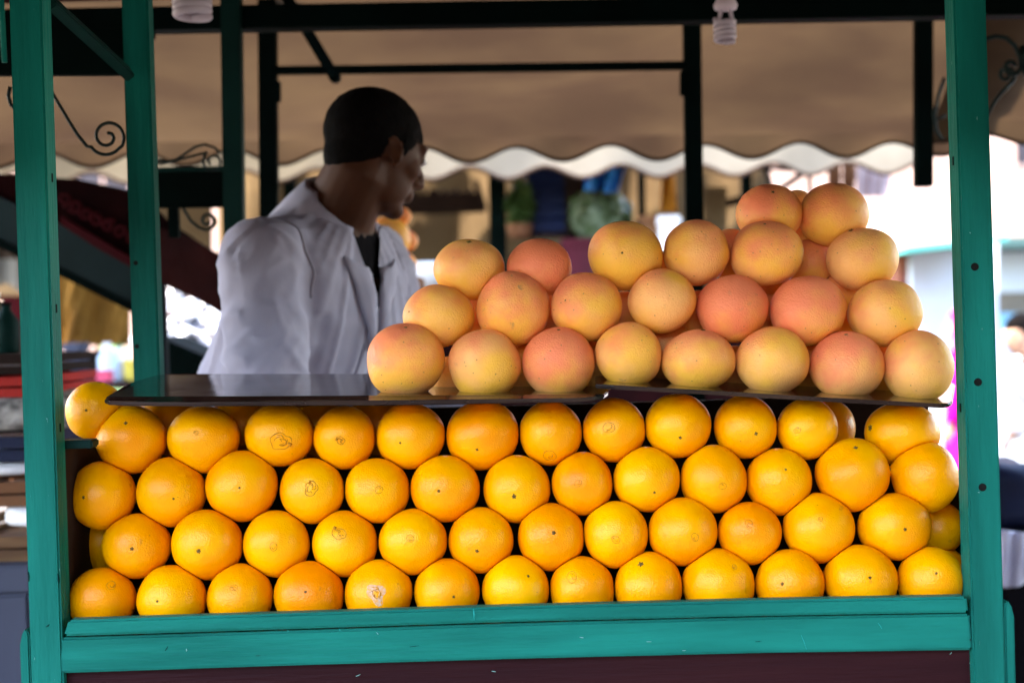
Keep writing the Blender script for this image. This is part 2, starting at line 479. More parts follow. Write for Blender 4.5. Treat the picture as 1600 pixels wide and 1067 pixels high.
for i in range(n_ - 1):
    fs += [(i, i+1, k+i+1, k+i), (n_+i, k+n_+i, k+n_+i+1, n_+i+1), (i, n_+i, n_+i+1, i+1), (k+i, k+i+1, k+n_+i+1, k+n_+i)]
fs += [(0, k, k+n_, n_), (n_-1, 2*n_-1, k+2*n_-1, k+n_-1)]
roof.add(vs, fs).obj('roof', m_redcloth, cart, smooth=False)
for x in (xa + 0.03, xb - 0.03):
    MB().bar((x, -0.73, 2.08), (x, 0.2, 2.17), 0.03, 0.03, ref=(1, 0, 0)).obj('roof_rafter', m_green_dk, cart, bevel=0.002)
MB().box((xa, -0.775, 1.82), (xb, -0.755, 2.125)).obj('shade_fascia', m_teal_h, cart, bevel=0.002)  # unseen board hung low to keep sky light off posts and vendor
MB().box((xa - 2.4, 1.035, 2.178), (xb + 2.4, 1.045, 2.43)).obj('slot_blocker', m_redcloth, cart, smooth=False)  # added flap closing the slot behind the roof against sky light
# added roofs out of view left and right, blocking side sky and sun
for sx, lab in ((-1, 'unseen dark red cloth roof added on the left to block side light'), (1, 'unseen dark red cloth roof added on the right to block side light')):
    x0, x1 = (xa - 2.45, xa - 0.003) if sx < 0 else (xb + 0.003, xb + 2.45)
    nr = thing('shade_roof', ((x0 + x1) / 2, 0.3, 2.1), lab, 'shade roof', 'unseen light-blocking roofs')
    MB().prism([Vector((x0, y, z)) for y, z in prof] + [Vector((x0, y, z + .02)) for y, z in reversed(prof)],
               [Vector((x1, y, z)) for y, z in prof] + [Vector((x1, y, z + .02)) for y, z in reversed(prof)]).obj('shade_roof_cloth', m_redcloth, nr, smooth=False)
    MB().box((x0, -0.775, 1.82), (x1, -0.755, 2.125)).obj('shade_fascia', m_teal_h, nr, bevel=.002)
    for px_ in ((x0 + .05, x0 + 1.7) if sx < 0 else (x1 - .05, x1 - 1.7)):
        for py_ in (0.02, 1.0):
            MB().box((px_ - .02, py_, 0), (px_ + .02, py_ + .04, 2.125)).obj('shade_roof_post', m_teal, nr, bevel=.002)
MB().box((-0.62, 0.62, 0.22), (0.62, 1.25, 0.25)).obj('platform', m_dark, cart, smooth=False)

# wrought iron scrolls
def spiral(c, r0, r1, a0, turns, n=40):
    return [(c[0] + (r0 + (r1 - r0) * i / n) * math.cos(a0 + turns * 2 * math.pi * i / n),
             c[1] + (r0 + (r1 - r0) * i / n) * math.sin(a0 + turns * 2 * math.pi * i / n)) for i in range(n + 1)]
def scroll(name, pix, Y, rpx, mat=m_iron, parent=cart):
    return MB().tube([P(x, y, Y) for x, y in pix], rpx * sc(Y), n=8, ref=(0, 1, 0)).obj(name, mat, parent)
scroll('scroll', [(78, 140), (92, 163), (108, 190), (122, 212), (136, 229)] + spiral((165, 215), 27, 27, 2.55, -0.32, 12)[:-1]
       + spiral((168, 214), 27, 5, 0.55, -1.35, 36), 0.42, 2.8)
scroll('scroll', spiral((238, 240), 4, 15, 1.0, -0.8, 20) + [(262, 252), (275, 250), (290, 240), (305, 230), (320, 226), (335, 231), (345, 240)], 0.95, 2.2)
scroll('scroll', [(238, 250), (250, 257)] + spiral((333, 253), 17, 6, 4.2, -1.3, 30), 0.95, 2.2)
pbar('side_board', (240, 296), (352, 294), 1.05, 60, 0.02, m_black_green)
pbar('side_bar', (242, 266), (352, 264), 1.04, 7, 0.02, m_green_dk)
pbar('side_bar', (271, 325), (273, 372), 1.06, 16, 0.02, m_black_green)
scroll('scroll', [(286, 325), (298, 345), (312, 357)] + spiral((324, 345), 15, 4, 2.3, -1.3, 30), 1.05, 2.6)
scroll('scroll', [(1476, 122), (1466, 150), (1460, 180), (1463, 205), (1472, 218)], 1.3, 3.2)
scroll('scroll', [(1462, 188), (1478, 180)], 1.3, 2.6)
scroll('scroll', [(1540, 62), (1556, 57), (1572, 60), (1586, 72), (1594, 90), (1596, 106)] + spiral((1581, 104), 15, 4, 0.0, 1.0, 26), 1.0, 4.0)
scroll('scroll', [(1540, 186), (1552, 162), (1566, 144), (1582, 128)] + spiral((1572, 118), 14, 4, 0.9, -1.2, 26), 1.05, 3.4)
scroll('scroll', [(1600, 72), (1601, 92), (1606, 120)], 1.0, 7)
scroll('scroll', [(1, -30), (3, 20), (7, 98)], 0.3, 4.5, m_teal)
scroll('scroll', [(16, 136), (13, 150), (17, 164), (26, 172)], 0.42, 3.2)

# ------------------------------------------------------------------ striped light canopy behind the cart (underside seen, backlit)
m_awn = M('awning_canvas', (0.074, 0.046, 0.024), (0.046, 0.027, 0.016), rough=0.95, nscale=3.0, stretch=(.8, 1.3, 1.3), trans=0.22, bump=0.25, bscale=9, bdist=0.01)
m_trim = M('awning_trim', (0.03, 0.018, 0.013), rough=0.9)
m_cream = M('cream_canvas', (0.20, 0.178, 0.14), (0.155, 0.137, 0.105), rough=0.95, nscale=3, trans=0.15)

def awning(name, label, Yv, y_l, y_r, x_l, x_r, amp_px, per_px, x_trough, drop_px, Yt, zt_l, m_cloth, trim_px=3.6, wav=0.012, lean=0.0, cat='awning', group=None):
    """scalloped valance at depth Yv whose hem runs from (x_l,y_l) to (x_r,y_r); sloping cloth up to depth Yt"""
    t = thing(name, P((x_l + x_r) / 2, (y_l + y_r) / 2, Yv), label, cat, group)
    n = int((x_r - x_l) / per_px * 16)
    hem, mid, top, back = [], [], [], []
    for i in range(n + 1):
        u = i / n
        x = x_l + (x_r - x_l) * u
        y = y_l + (y_r - y_l) * u + amp_px * math.cos(2 * math.pi * (x - x_trough) / per_px)
        yt = y_l + (y_r - y_l) * u - drop_px
        fold = wav * math.sin(2 * math.pi * (x - x_trough) / per_px * 0.5 + 0.6) + 0.5 * wav * noise.noise((x * 0.01, Yv, 3))
        h = P(x, y, Yv); h.y += fold
        tp = P(x, yt, Yv); tp.y += 0.15 * fold - lean
        hem.append(h); top.append(tp)
        mid.append(h.lerp(tp, 0.5) + Vector((0, 0.25 * fold, 0)))
    MB().grid([hem, mid, top]).obj('valance', m_cloth, t)
    MB().tube(hem, trim_px * sc(Yv), n=8, ref=(0, 1, 0)).obj('valance_trim', m_trim, t)
    rows = []
    m_ = 14
    for j in range(m_ + 1):
        v = j / m_
        row = []
        for i in range(0, n + 1, 2):
            p = top[i]
            q = Vector((p.x, Yt, zt_l))
            w = p.lerp(q, v)
            if j:
                w.z -= 0.05 * math.sin(math.pi * v) * (0.7 + 0.3 * math.sin(i * 0.11)) - 0.045 * noise.noise((w.x * 1.3 + w.y * 1.2, w.y * 2.6, 5.2)) - 0.01 * noise.noise((w.x * 5 + w.y * 3, w.y * 2, 1.0))
            row.append(w)
        rows.append(row)
    MB().grid(rows).obj('canopy', m_cloth, t)
    return t
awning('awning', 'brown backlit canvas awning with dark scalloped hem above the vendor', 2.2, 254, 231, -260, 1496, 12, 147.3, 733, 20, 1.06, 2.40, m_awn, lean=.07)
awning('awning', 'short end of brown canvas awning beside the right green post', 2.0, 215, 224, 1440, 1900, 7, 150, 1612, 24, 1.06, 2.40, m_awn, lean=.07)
awning('awning', 'cream white scalloped awning of the stall opposite, sunlit from the front', 4.5, 284, 262, -300, 1432, 9.5, 118.5, 793, 62, 6.4, 3.0, m_cream, trim_px=3.2)

# ------------------------------------------------------------------ glass shelves on the oranges
def plate(name, label, outline, thick, mat, group):
    top = [P(*q) for q in outline]
    t = thing(name, top[0].lerp(top[len(top)//2], 0.5), label, 'shelf', group)
    bot = [p + Vector((0, 0, -thick)) for p in top]
    MB().prism(top, bot).obj('glass_pane', mat, t, bevel=0.0012)
    return t
plate('glass_shelf', 'long smoked glass shelf with rounded corners lying across the oranges at left',
      [(166, 621, .03), (163, 624, .022), (170, 626.5, .015), (200, 628, .01), (300, 628.5, .01), (600, 627.5, .01), (900, 622, .01), (928, 620, .012), (944, 616, .025),
       (950, 612, .05), (955, 592, .30), (950, 585, .40), (600, 584, .42), (262, 584, .42), (246, 586, .40), (205, 597, .25)], 0.0052, m_glass, 'smoked glass shelves')
plate('glass_shelf', 'tilted smoked glass shelf under the right half of the grapefruit pile',
      [(930, 600, .02), (960, 601.5, .012), (1100, 609.5, .01), (1300, 621.5, .01), (1470, 631, .01), (1482, 630, .016), (1488, 626, .035), (1492, 600, .33), (1480, 594, .40), (1200, 580, .40), (945, 566, .40), (930, 570, .36)],
      0.0055, m_glass, 'smoked glass shelves')

# ------------------------------------------------------------------ fruit
def ico(n):
    bm = bmesh.new(); bmesh.ops.create_icosphere(bm, subdivisions=n, radius=1.0)
    v = np.array([p.co[:] for p in bm.verts]); f = [tuple(q.index for q in fc.verts) for fc in bm.faces]
    bm.free(); return v, f
ICO_V, ICO_F = ico(5)
ICO_V3, ICO_F3 = ico(4)

class Fruit:
    def __init__(s, kind, px, py, rx, ry, Y, mark=None, color=(0.3, 0.5, 0), label='', group='', hidden=False):
        s.kind, s.Y, s.mark, s.color, s.label, s.group, s.hidden = kind, Y, mark, color, label, group, hidden
        s.c = np.array(P(px, py, Y)[:])
        k = sc(Y)
        s.r = np.array([rx * k, (rx + ry) / 2 * k, ry * k])
        s.ph = rng.uniform(0, 6.28, 12)
        s.kd = rng.normal(0, 1, (6, 3)) * np.array([1.6, 1.6, 1.6])
        s.nb = []
        s.axis = None
        s.amp = 0.017 if kind == 'orange' else 0.021
    def R(s, d):
        """surface radius along unit directions d (n,3)"""
        r = 1.0 / np.sqrt(((d / s.r) ** 2).sum(1))
        lump = np.zeros(len(d))
        for i in range(6):
            lump += np.sin(d @ s.kd[i] * 1.5 + s.ph[i])
        r = r * (1 + s.amp * lump * 0.45)
        if s.axis is not None:
            ang = np.arccos(np.clip(d @ s.axis, -1, 1))
            r = r * s.polar(ang, d)
        for dv, lim in s.nb:
            c = d @ dv
            ok = c > 0.3
            L = np.where(ok, lim / np.maximum(c, 0.3), 9.0)
            k = 0.0022
            h = np.clip(0.5 + 0.5 * (L - r) / k, 0, 1)
            r = L * (1 - h) + r * h - k * h * (1 - h)
        return r
    def polar(s, ang, d):
        t = s.mark[2] if s.mark else 'dot'
        if t == 'nub':
            return 1 + 0.11 * np.exp(-(ang / 0.16) ** 2) + 0.05 * np.exp(-(ang / 0.42) ** 2) - 0.012 * np.exp(-((ang - 0.26) / 0.06) ** 2)
        if t in ('ring', 'wrinkle', 'scuff'):
            w = s.mark[3] * 0.0105 + 0.04
            return 1 - 0.012 * np.exp(-((ang - w) / 0.05) ** 2) + 0.004 * np.exp(-(ang / (0.6 * w)) ** 2)
        if t == 'dimple':
            return 1 - 0.035 * np.exp(-(ang / 0.16) ** 2) - 0.02 * np.exp(-(ang / 0.5) ** 2)
        return 1 - 0.018 * np.exp(-(ang / 0.10) ** 2)
    def build(s):
        V, F = (ICO_V, ICO_F) if not s.hidden else (ICO_V3, ICO_F3)
        if s.mark:
            mx, my = s.mark[0], s.mark[1]
            # direction on the fruit that the photo shows at (mx, my)
            o_ = np.array(CAM[:]); q = np.array(P(mx, my, s.Y)[:]) - o_
            q /= np.linalg.norm(q)
            oc = (o_ - s.c) / s.r; qq = q / s.r
            A, B, C = qq @ qq, 2 * oc @ qq, oc @ oc - 1
            D = B * B - 4 * A * C
            t = (-B - math.sqrt(max(D, 0))) / (2 * A)
            a = o_ + q * t - s.c
            s.axis = a / np.linalg.norm(a)
        r = s.R(V)
        me = bpy.data.meshes.new(s.kind)
        me.from_pydata((V * r[:, None]).tolist(), [], F)
        me.polygons.foreach_set('use_smooth', [True] * len(F))
        me.materials.append(m_orange if s.kind == 'orange' else m_grape)
        o = add_mesh(s.kind, me, None, tuple(s.c))
        o.color = (*s.color, 1)
        tag(o, s.label, s.kind, s.group)
        if s.mark: s.add_mark(o)
        return o
    def on(s, u, v, lift=0.0):
        """point on the surface at angular offsets (u, v) from the pole"""
        a = s.axis
        e1 = np.cross(a, [0, 0, 1.0])
        if np.linalg.norm(e1) < 0.05: e1 = np.cross(a, [1.0, 0, 0])
        e1 /= np.linalg.norm(e1); e2 = np.cross(e1, a)
        d = a + e1 * u + e2 * v
        d /= np.linalg.norm(d)
        return tuple(s.c + d * (s.R(d[None])[0] + lift))
    def add_mark(s, o):
        mx, my, t, size = s.mark
        rp_ = size * (.8 if t in ('dot', 'star') else 1) / (s.r[0] / sc(s.Y))                      # angular size
        rd = random.Random(int(mx * 31 + my * 7))
        mb = MB()
        if t in ('dot', 'star', 'dimple', 'nub'):
            n = 18
            amp = {'dot': 0.22, 'star': 0.32, 'dimple': 0.25, 'nub': 0.2}[t]
            k5 = rd.choice((4, 5, 6)); ph = rd.uniform(0, 6)
            ctr = s.on(0, 0, 0.0010)
            ring1, ring2 = [], []
            for i in range(n):
                a = 2 * math.pi * i / n
                q = rp_ * (1 + amp * math.cos(k5 * a + ph) + rd.uniform(-.15, .15))
                ring1.append(s.on(0.55 * q * math.cos(a), 0.55 * q * math.sin(a), 0.0009 + rd.uniform(-.0003, .0003)))
                ring2.append(s.on(q * math.cos(a), q * math.sin(a), -0.0003))
            vs = [ctr] + ring1 + ring2
            fs = [(0, 1 + i, 1 + (i + 1) % n) for i in range(n)] + [(1 + i, 1 + n + i, 1 + n + (i + 1) % n, 1 + (i + 1) % n) for i in range(n)]
            mb.add(vs, fs)
            mb.obj('stem_scar', m_scar, o)
            return
        tw = 0.00042 if t == 'ring' else 0.0006
        def line(pts, w, closed=False):
            mb.tube([s.on(u, v, 0.0001) for u, v in pts], [w * rd.uniform(0.5, 1.2) for _ in pts], n=5, closed=closed)
        n = 22
        el, ro = rd.uniform(0.72, 1.0), rd.uniform(0, 3.1)
        wob = 0.10 if t == 'ring' else 0.24
        ph = [rd.uniform(0, 6) for _ in range(3)]
        def q(a, k):
            rr = k * rp_ * (1 + wob * (0.5 * math.sin(2*a + ph[0]) + 0.3 * math.sin(3*a + ph[1]) + 0.25 * math.sin(5*a + ph[2])))
            x, y = rr * math.cos(a), rr * el * math.sin(a)
            return (x * math.cos(ro) - y * math.sin(ro), x * math.sin(ro) + y * math.cos(ro))
        line([q(2*math.pi*i/n, 1 if t != 'scuff' else .45) for i in range(n)], tw, True)
        for _ in range(3 if t == 'ring' else 7):
            a = rd.uniform(0, 6.28); b_ = a + rd.uniform(0.4, 2.0)
            k0, k1 = rd.uniform(0.25, 0.9), rd.uniform(0.0, 0.6)
            line([q(a + (b_ - a) * i / 7, k0 + (k1 - k0) * i / 7) for i in range(8)], tw * 0.9)
        if t == 'wrinkle':
            a = rd.uniform(0, 1)
            line([q(a, 0.75), q(a + .1, 1.0), q(a + .15, 1.15)], tw * 4)
        mb.obj('navel', m_navel, o)
        if t == 'scuff':
            m2 = MB(); n = 30; prev = None
            rings = []
            for k in (0.3, 0.7, 1.0):
                rings.append([s.on(*q(2*math.pi*i/n, k * 1.05 * (1 + 0.18 * math.sin(7*i))), 0.0004 * (1.2 - k)) for i in range(n)])
            vs = sum(rings, [])
            fs = [(r_*n+i, (r_+1)*n+i, (r_+1)*n+(i+1) % n, r_*n+(i+1) % n) for r_ in range(2) for i in range(n)]
            m2.add(vs, fs).obj('scuff_patch', m_grey_scuff, o)

ORD = ['first', 'second', 'third', 'fourth', 'fifth', 'sixth', 'seventh', 'eighth', 'ninth', 'tenth', 'eleventh', 'twelfth', 'thirteenth']
LOOK = {'dot': 'orange with small stem dot', 'star': 'orange with dark stem scar',
        'ring': 'orange with ring-shaped navel', 'wrinkle': 'orange with wrinkled navel',
        'nub': 'pointed orange with a protruding nub', 'scuff': 'orange with a pale scuffed patch', None: 'plain orange'}
rows = {
 'top': (0.127, [
  (205,686,55,54,(196,660,'dot',4)), (318,686,56,53,(306,676,'ring',4)), (437,680,53,50,(438,690,'wrinkle',17)), (539,684,48,50,(532,688,'wrinkle',6)),
  (642,681,54,52,(625,692,'dot',2.5)), (754,680,57,55,(745,703,'dot',3)), (861,677,49,51,(859,712,'ring',10)), (959,672,48.5,50.5,(951,668,'ring',9)),
  (1059.5,666,51,51.5,(1063,684,'dot',3.5)), (1164.5,668,49.5,49.5,(1182,678,'dot',4)), (1261.5,670,47.5,49,(1246,672,'ring',5.5)), (1410,677,58,50,(1359,668,'star',7))]),
 'third': (0.105, [
  (160,774,52,53,(130,777,'star',3.5)), (268,769,52.5,54,(271,779,'dot',2.5)), (378,759,56.5,56,(374,762,'dot',2.5)), (488,766,50.5,51,(486,763,'wrinkle',11)),
  (589.5,766,50,51.5,(592,765,'ring',6)), (695.5,763.5,54,53,(685,767,'dot',3.5)), (807.5,763.5,52,53,(803,776,'star',5)), (909.5,755,48,50,(903,755,'ring',6)),
  (1010,749,52,50.5,(1023,770,'dot',3)), (1115,748.5,52.5,53.5,(1129,759,'ring',6)), (1217,752,51.5,53,(1228,733,'dot',2.5)), (1332,741,57,57.5,(1337,698,'star',4.5)),
  (1446,744,50,56,(1397,735,'nub',4))]),
 'second': (0.085, [
  (214,853,53.5,50.5,(206,857,'star',4)), (324,850.5,55,55,(310,861,'star',5)), (432,849,52.5,52.5,(427,854,'ring',7)), (538.5,849,52,51.5,(529,833,'wrinkle',11)),
  (645,846,53.5,51,(641,841,'ring',6)), (751.5,844,51,51,(745,861,'star',4)), (860.5,838,52,53,(865,832,'dot',4.5)), (962.5,835,51,53,(962,843,'ring',7)),
  (1066.5,830,54,53,(1086,839,'ring',7)), (1171,832.5,49.5,49,(1170,818,'ring',7)), (1279,825,56,55,(1282,811,'ring',3.5)), (1398,823,57,53,(1415,827,'star',4))]),
 'bottom': (0.064, [
  (160,937,52.5,51,(174,914,'ring',7.5)), (268,935,54.5,53,(245,939,'dot',3)), (375,933,51,52,(365,918,'ring',6)), (483,930,54.5,54,(477,924,'dot',3)),
  (592,927,53,53,(588,927,'scuff',15)), (698,924,51.5,52,(709,932,'dot',3)), (806,921,52.5,53,(826,899,'dot',3)), (909.5,919,50.5,51,(893,901,'ring',10)),
  (1013,916,54,54,(1001,880,'star',6)), (1122,912,56,55,(1148,885,'ring',4.5)), (1234,911,54,54,(1222,912,'dot',4)), (1344,906,58,56,(1360,902,'dot',3.5)), (1453.5,907,52,52,(1463,895,'dot',3))]),
}
fruits = []
for rn, (Y, lst) in rows.items():
    for i, (x, y, rx, ry, mk) in enumerate(lst):
        lab = '%s, %s from the left in the %s orange row' % (LOOK[mk[2]], ORD[i], rn)
        if rn == 'bottom' and i == 4: lab = 'orange with a pale scuffed patch round its navel, in the bottom row'
        if rn == 'third' and i == 12: lab = 'pointed orange with a protruding nub, pressed against the right post'
        if rn == 'top' and i == 11: lab = 'orange lying on its side under the right end of the tilted glass'
        if rn == 'top' and i == 2: lab = 'orange with the largest wrinkled navel, under the long glass shelf'
        fruits.append(Fruit('orange', x, y, rx, ry, Y + (0.012 if (rn == 'top' and i == 11) else 0) + random.uniform(-.003, .003), mk,
                            (random.uniform(0.0, 0.85), random.choice((1, 1, .9, .7, .3)), 0), lab, 'oranges stacked in the cart'))
for (x, y, r, Y, lab) in (
    (150, 642, 46, 0.135, 'orange on the green side ledge, leftmost of all, tucked behind the left post'),
    (262, 662, 50, 0.205, 'half hidden orange peeping between first and second oranges of the top row'),
    (378, 660, 50, 0.205, 'half hidden orange peeping between second and third oranges of the top row'),
    (492, 668, 50, 0.205, 'half hidden orange peeping between third and fourth oranges of the top row'),
    (590, 664, 50, 0.205, 'half hidden orange peeping between fourth and fifth oranges of the top row'),
    (1290, 668, 46, 0.200, 'shaded orange peeping out behind the eleventh orange of the top row'),
    (166, 846, 48, 0.175, 'shaded orange deep in the left end gap above the bottom row'),
    (1464, 824, 43, 0.165, 'shaded orange by the right post behind the twelfth orange of the second row'),
    (1466, 892, 43, 0.160, 'shaded orange by the right post peeping above the last bottom row orange')):
    mk = (134, 641, 'dot', 3) if x == 150 else None
    fruits.append(Fruit('orange', x, y, r, r, Y, mk, (random.uniform(0, 0.5), .8, 0), lab, 'oranges stacked in the cart', hidden=(x != 150)))

B_ = ['yellow', 'peach coloured', 'pink blushed', 'deep pink']
def bl(b): return B_[0] if b < 0.2 else B_[1] if b < 0.5 else B_[2] if b < 0.8 else B_[3]
grows = {
 'bottom': (0.088, [
  (634,563,62,60,(634,508,'dimple',3),.55,'pink streaked grapefruit with a black speck, leftmost in the bottom grapefruit row'),
  (757,569,57,55,None,.12,None), (873.5,567,57.5,55.5,(873,514,'dimple',3),.75,None), (981.5,555,52.5,51,None,.22,'scratched yellow grapefruit with a red spot below, on the tilted glass end'),
  (1091,563,58,49,(1099,515,'star',6),.35,'flattened peach grapefruit with a white calyx tuft on top'), (1207,564,57,53.5,None,.08,None), (1323,571,58,54,(1322,521,'star',4),.62,None),
  (1434,573,54.5,56.5,None,.15,'brownish yellow grapefruit with grey scabs, against the right post')]),
 'second': (0.122, [
  (686,494,56.5,50,(638,487,'dot',2),.18,None), (802,482,58.5,58,None,.48,'scratched orange grapefruit with grey scars, second in the second grapefruit row'), (916,479.5,55,54.5,(882,469,'dot',2),.42,None),
  (1035,471,53.5,51,None,.18,None), (1144,482.5,56,54,None,.98,None), (1262,484.5,60,54.5,None,.85,None), (1383,488,57.5,53.5,None,.20,None)]),
 'third': (0.155, [
  (733,421,56.5,48,(733,377,'dimple',5),.14,'yellow grapefruit with a flat top, leftmost in the third grapefruit row'), (843,418,51,46,None,.95,None), (977,400,57.5,55,(972,395,'dot',2.5),.10,None),
  (1088.5,395,52.5,51.5,None,.22,None), (1197.5,396,57,51.5,(1195,349,'star',3),.42,'orange grapefruit with a puckered top, just under the top pair'),
  (1347.5,406,56.5,50,(1329,360,'star',6),.05,'yellow grapefruit with a black stem mark, rightmost in the third grapefruit row')]),
 'top': (0.190, [
  (1201,335,52.5,46,(1208,300,'star',4),.62,'pink blushed grapefruit, left one of the top pair'), (1302.5,337,54,49.5,None,.40,'peach coloured grapefruit, right one of the top pair, highest of all')]),
}
gf = []
for rn, (Y, lst) in grows.items():
    for i, (x, y, rx, ry, mk, b, lab) in enumerate(lst):
        if lab is None:
            lab = '%s grapefruit, %s from the left in the %s grapefruit row' % (bl(b), ORD[i], rn)
        f = Fruit('grapefruit', x, y, rx, ry, Y + random.uniform(-.003, .003), mk, (b, 1.0 if 'scar' in lab or 'scab' in lab or 'scratch' in lab else 0.25, 0), lab, 'grapefruits piled on the glass shelves')
        gf.append(f)
for (x, y, r, Y, b, lab) in (
    (1266, 412, 38, 0.215, .6, 'small shaded grapefruit in the gap under the top pair'),
    (1318, 456, 40, 0.215, .5, 'shaded grapefruit showing between sixth and seventh fruits of the second row'),
    (1262, 386, 40, 0.245, .5, 'shaded grapefruit deep behind the top pair of grapefruits'),
    (1246, 318, 22, 0.27, .3, 'sliver of grapefruit peeping between the top pair'),
    (1142, 398, 40, 0.22, .5, 'sliver of grapefruit between fourth and fifth fruits of the third row'),
    (704, 590, 34, 0.185, .3, 'sliver of grapefruit low between first and second fruits of the bottom row'),
    (1036, 548, 50, 0.185, .3, 'shaded grapefruit behind the fourth and fifth fruits of the bottom row'),
    (1152, 580, 40, 0.190, .3, 'shaded grapefruit behind fifth and sixth fruits of the bottom row'),
    (1268, 572, 48, 0.190, .4, 'shaded grapefruit behind sixth and seventh fruits of the bottom row'),
    (1378, 572, 46, 0.185, .3, 'shaded grapefruit behind the last two fruits of the bottom row'),
    (1203, 452, 38, 0.25, .5, 'shaded grapefruit in the gap under the puckered orange grapefruit'),
    (1323, 514, 40, 0.215, .4, 'shaded grapefruit behind the last two fruits of the second row'),
    (818, 572, 48, 0.190, .4, 'shaded grapefruit behind second and third fruits of the bottom row'),
    (928, 570, 46, 0.190, .4, 'shaded grapefruit behind third and fourth fruits of the bottom row'),
    (745, 512, 46, 0.215, .4, 'shaded grapefruit behind first and second fruits of the second row'),
    (860, 508, 46, 0.215, .4, 'shaded grapefruit behind second and third fruits of the second row'),
    (975, 500, 46, 0.215, .5, 'shaded grapefruit behind third and fourth fruits of the second row'),
    (1090, 500, 46, 0.215, .4, 'shaded grapefruit behind fourth and fifth fruits of the second row'),
    (1203, 506, 46, 0.215, .5, 'shaded grapefruit behind fifth and sixth fruits of the second row'),
    (1036, 432, 40, 0.235, .5, 'shaded grapefruit behind third and fourth fruits of the third row')):
    gf.append(Fruit('grapefruit', x, y, r, r, Y, None, (b, 0.3, 0), lab, 'grapefruits piled on the glass shelves', hidden=True))
for pile in (fruits, gf):
    C = np.array([f.c for f in pile])
    for i, f in enumerate(pile):
        for j, h in enumerate(pile):
            if i == j: continue
            dv = h.c - f.c; D = np.linalg.norm(dv)
            if D > 0.14: continue
            u = dv / D
            ri = 1 / math.sqrt(((u / f.r) ** 2).sum()); rj = 1 / math.sqrt(((u / h.r) ** 2).sum())
            lim = D * ri / (ri + rj)
            if lim < ri * 1.03:
                f.nb.append((u, lim - 0.0002))
    for f in pile: f.build()

# ------------------------------------------------------------------ people
m_skin = M('brown_skin', (0.078, 0.027, 0.011), (0.060, 0.021, 0.009), rough=0.6, spec=0.15, nscale=14, bump=0.12, bscale=160)
m_skin_l = M('tan_skin', (0.42, 0.24, 0.16), rough=0.5)
m_hair = M('black_hair', (0.002, 0.0016, 0.0015), (0.004, 0.003, 0.0027), rough=0.85, nscale=240, stretch=(1, 1, 0.35), bump=0.8, bscale=420, bdist=0.003, spec=0.04)
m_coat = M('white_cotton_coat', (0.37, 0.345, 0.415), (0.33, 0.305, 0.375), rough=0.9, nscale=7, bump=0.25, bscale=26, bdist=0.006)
m_black = M('black_cloth', (0.007, 0.006, 0.007), rough=0.9, spec=0.03)
m_trouser = M('dark_trousers', (0.02, 0.022, 0.03), rough=0.9)
m_shoe = M('black_shoes', (0.012, 0.01, 0.01), rough=0.4)
m_eye = M('eye_white', (0.6, 0.58, 0.55), rough=0.2)
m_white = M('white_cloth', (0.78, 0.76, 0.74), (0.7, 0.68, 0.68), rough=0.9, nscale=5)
m_magenta = M('magenta_cloth', (0.72, 0.005, 0.33), (0.6, 0.004, 0.27), rough=0.85, nscale=5)
m_jeans = M('blue_jeans', (0.05, 0.13, 0.30), (0.08, 0.18, 0.36), rough=0.9, nscale=12)

def remesh(mb, voxel, smooth=4, fac=0.5):
    """fuse the collected closed pieces into one continuous surface"""
    me = bpy.data.meshes.new('tmp'); me.from_pydata(mb.v, [], mb.f)
    bm = bmesh.new(); bm.from_mesh(me); bmesh.ops.recalc_face_normals(bm, faces=bm.faces); bm.to_mesh(me); bm.free()
    o = bpy.data.objects.new('tmp', me); COL.objects.link(o)
    r = o.modifiers.new('r', 'REMESH'); r.mode = 'VOXEL'; r.voxel_size = voxel
    if smooth:
        s_ = o.modifiers.new('s', 'SMOOTH'); s_.factor = fac; s_.iterations = smooth
    dg = bpy.context.evaluated_depsgraph_get()
    out = bpy.data.meshes.new_from_object(o.evaluated_get(dg))
    bpy.data.objects.remove(o); bpy.data.meshes.remove(me)
    return out

def mesh_np(me):
    a = np.empty(len(me.vertices) * 3); me.vertices.foreach_get('co', a); return a.reshape(-1, 3)

def loft(mb, rings, n=28, power=2.3):
    """rings: (centre, half-depth a (x), half-width b (y), frame 3x3) -> closed solid"""
    vs, fs = [], []
    for c, a, b, fr in rings:
        for k in range(n):
            t = 2 * math.pi * k / n
            ct, st = math.cos(t), math.sin(t)
            x = a * math.copysign(abs(ct) ** (2 / power), ct); y = b * math.copysign(abs(st) ** (2 / power), st)
            vs.append(Vector(c) + fr @ Vector((x, y, 0)))
    m = len(rings)
    for i in range(m - 1):
        for k in range(n):
            k2 = (k + 1) % n
            fs.append((i*n+k, i*n+k2, (i+1)*n+k2, (i+1)*n+k))
    fs.append(tuple(range(n-1, -1, -1))); fs.append(tuple((m-1)*n + k for k in range(n)))
    mb.add(vs, fs)

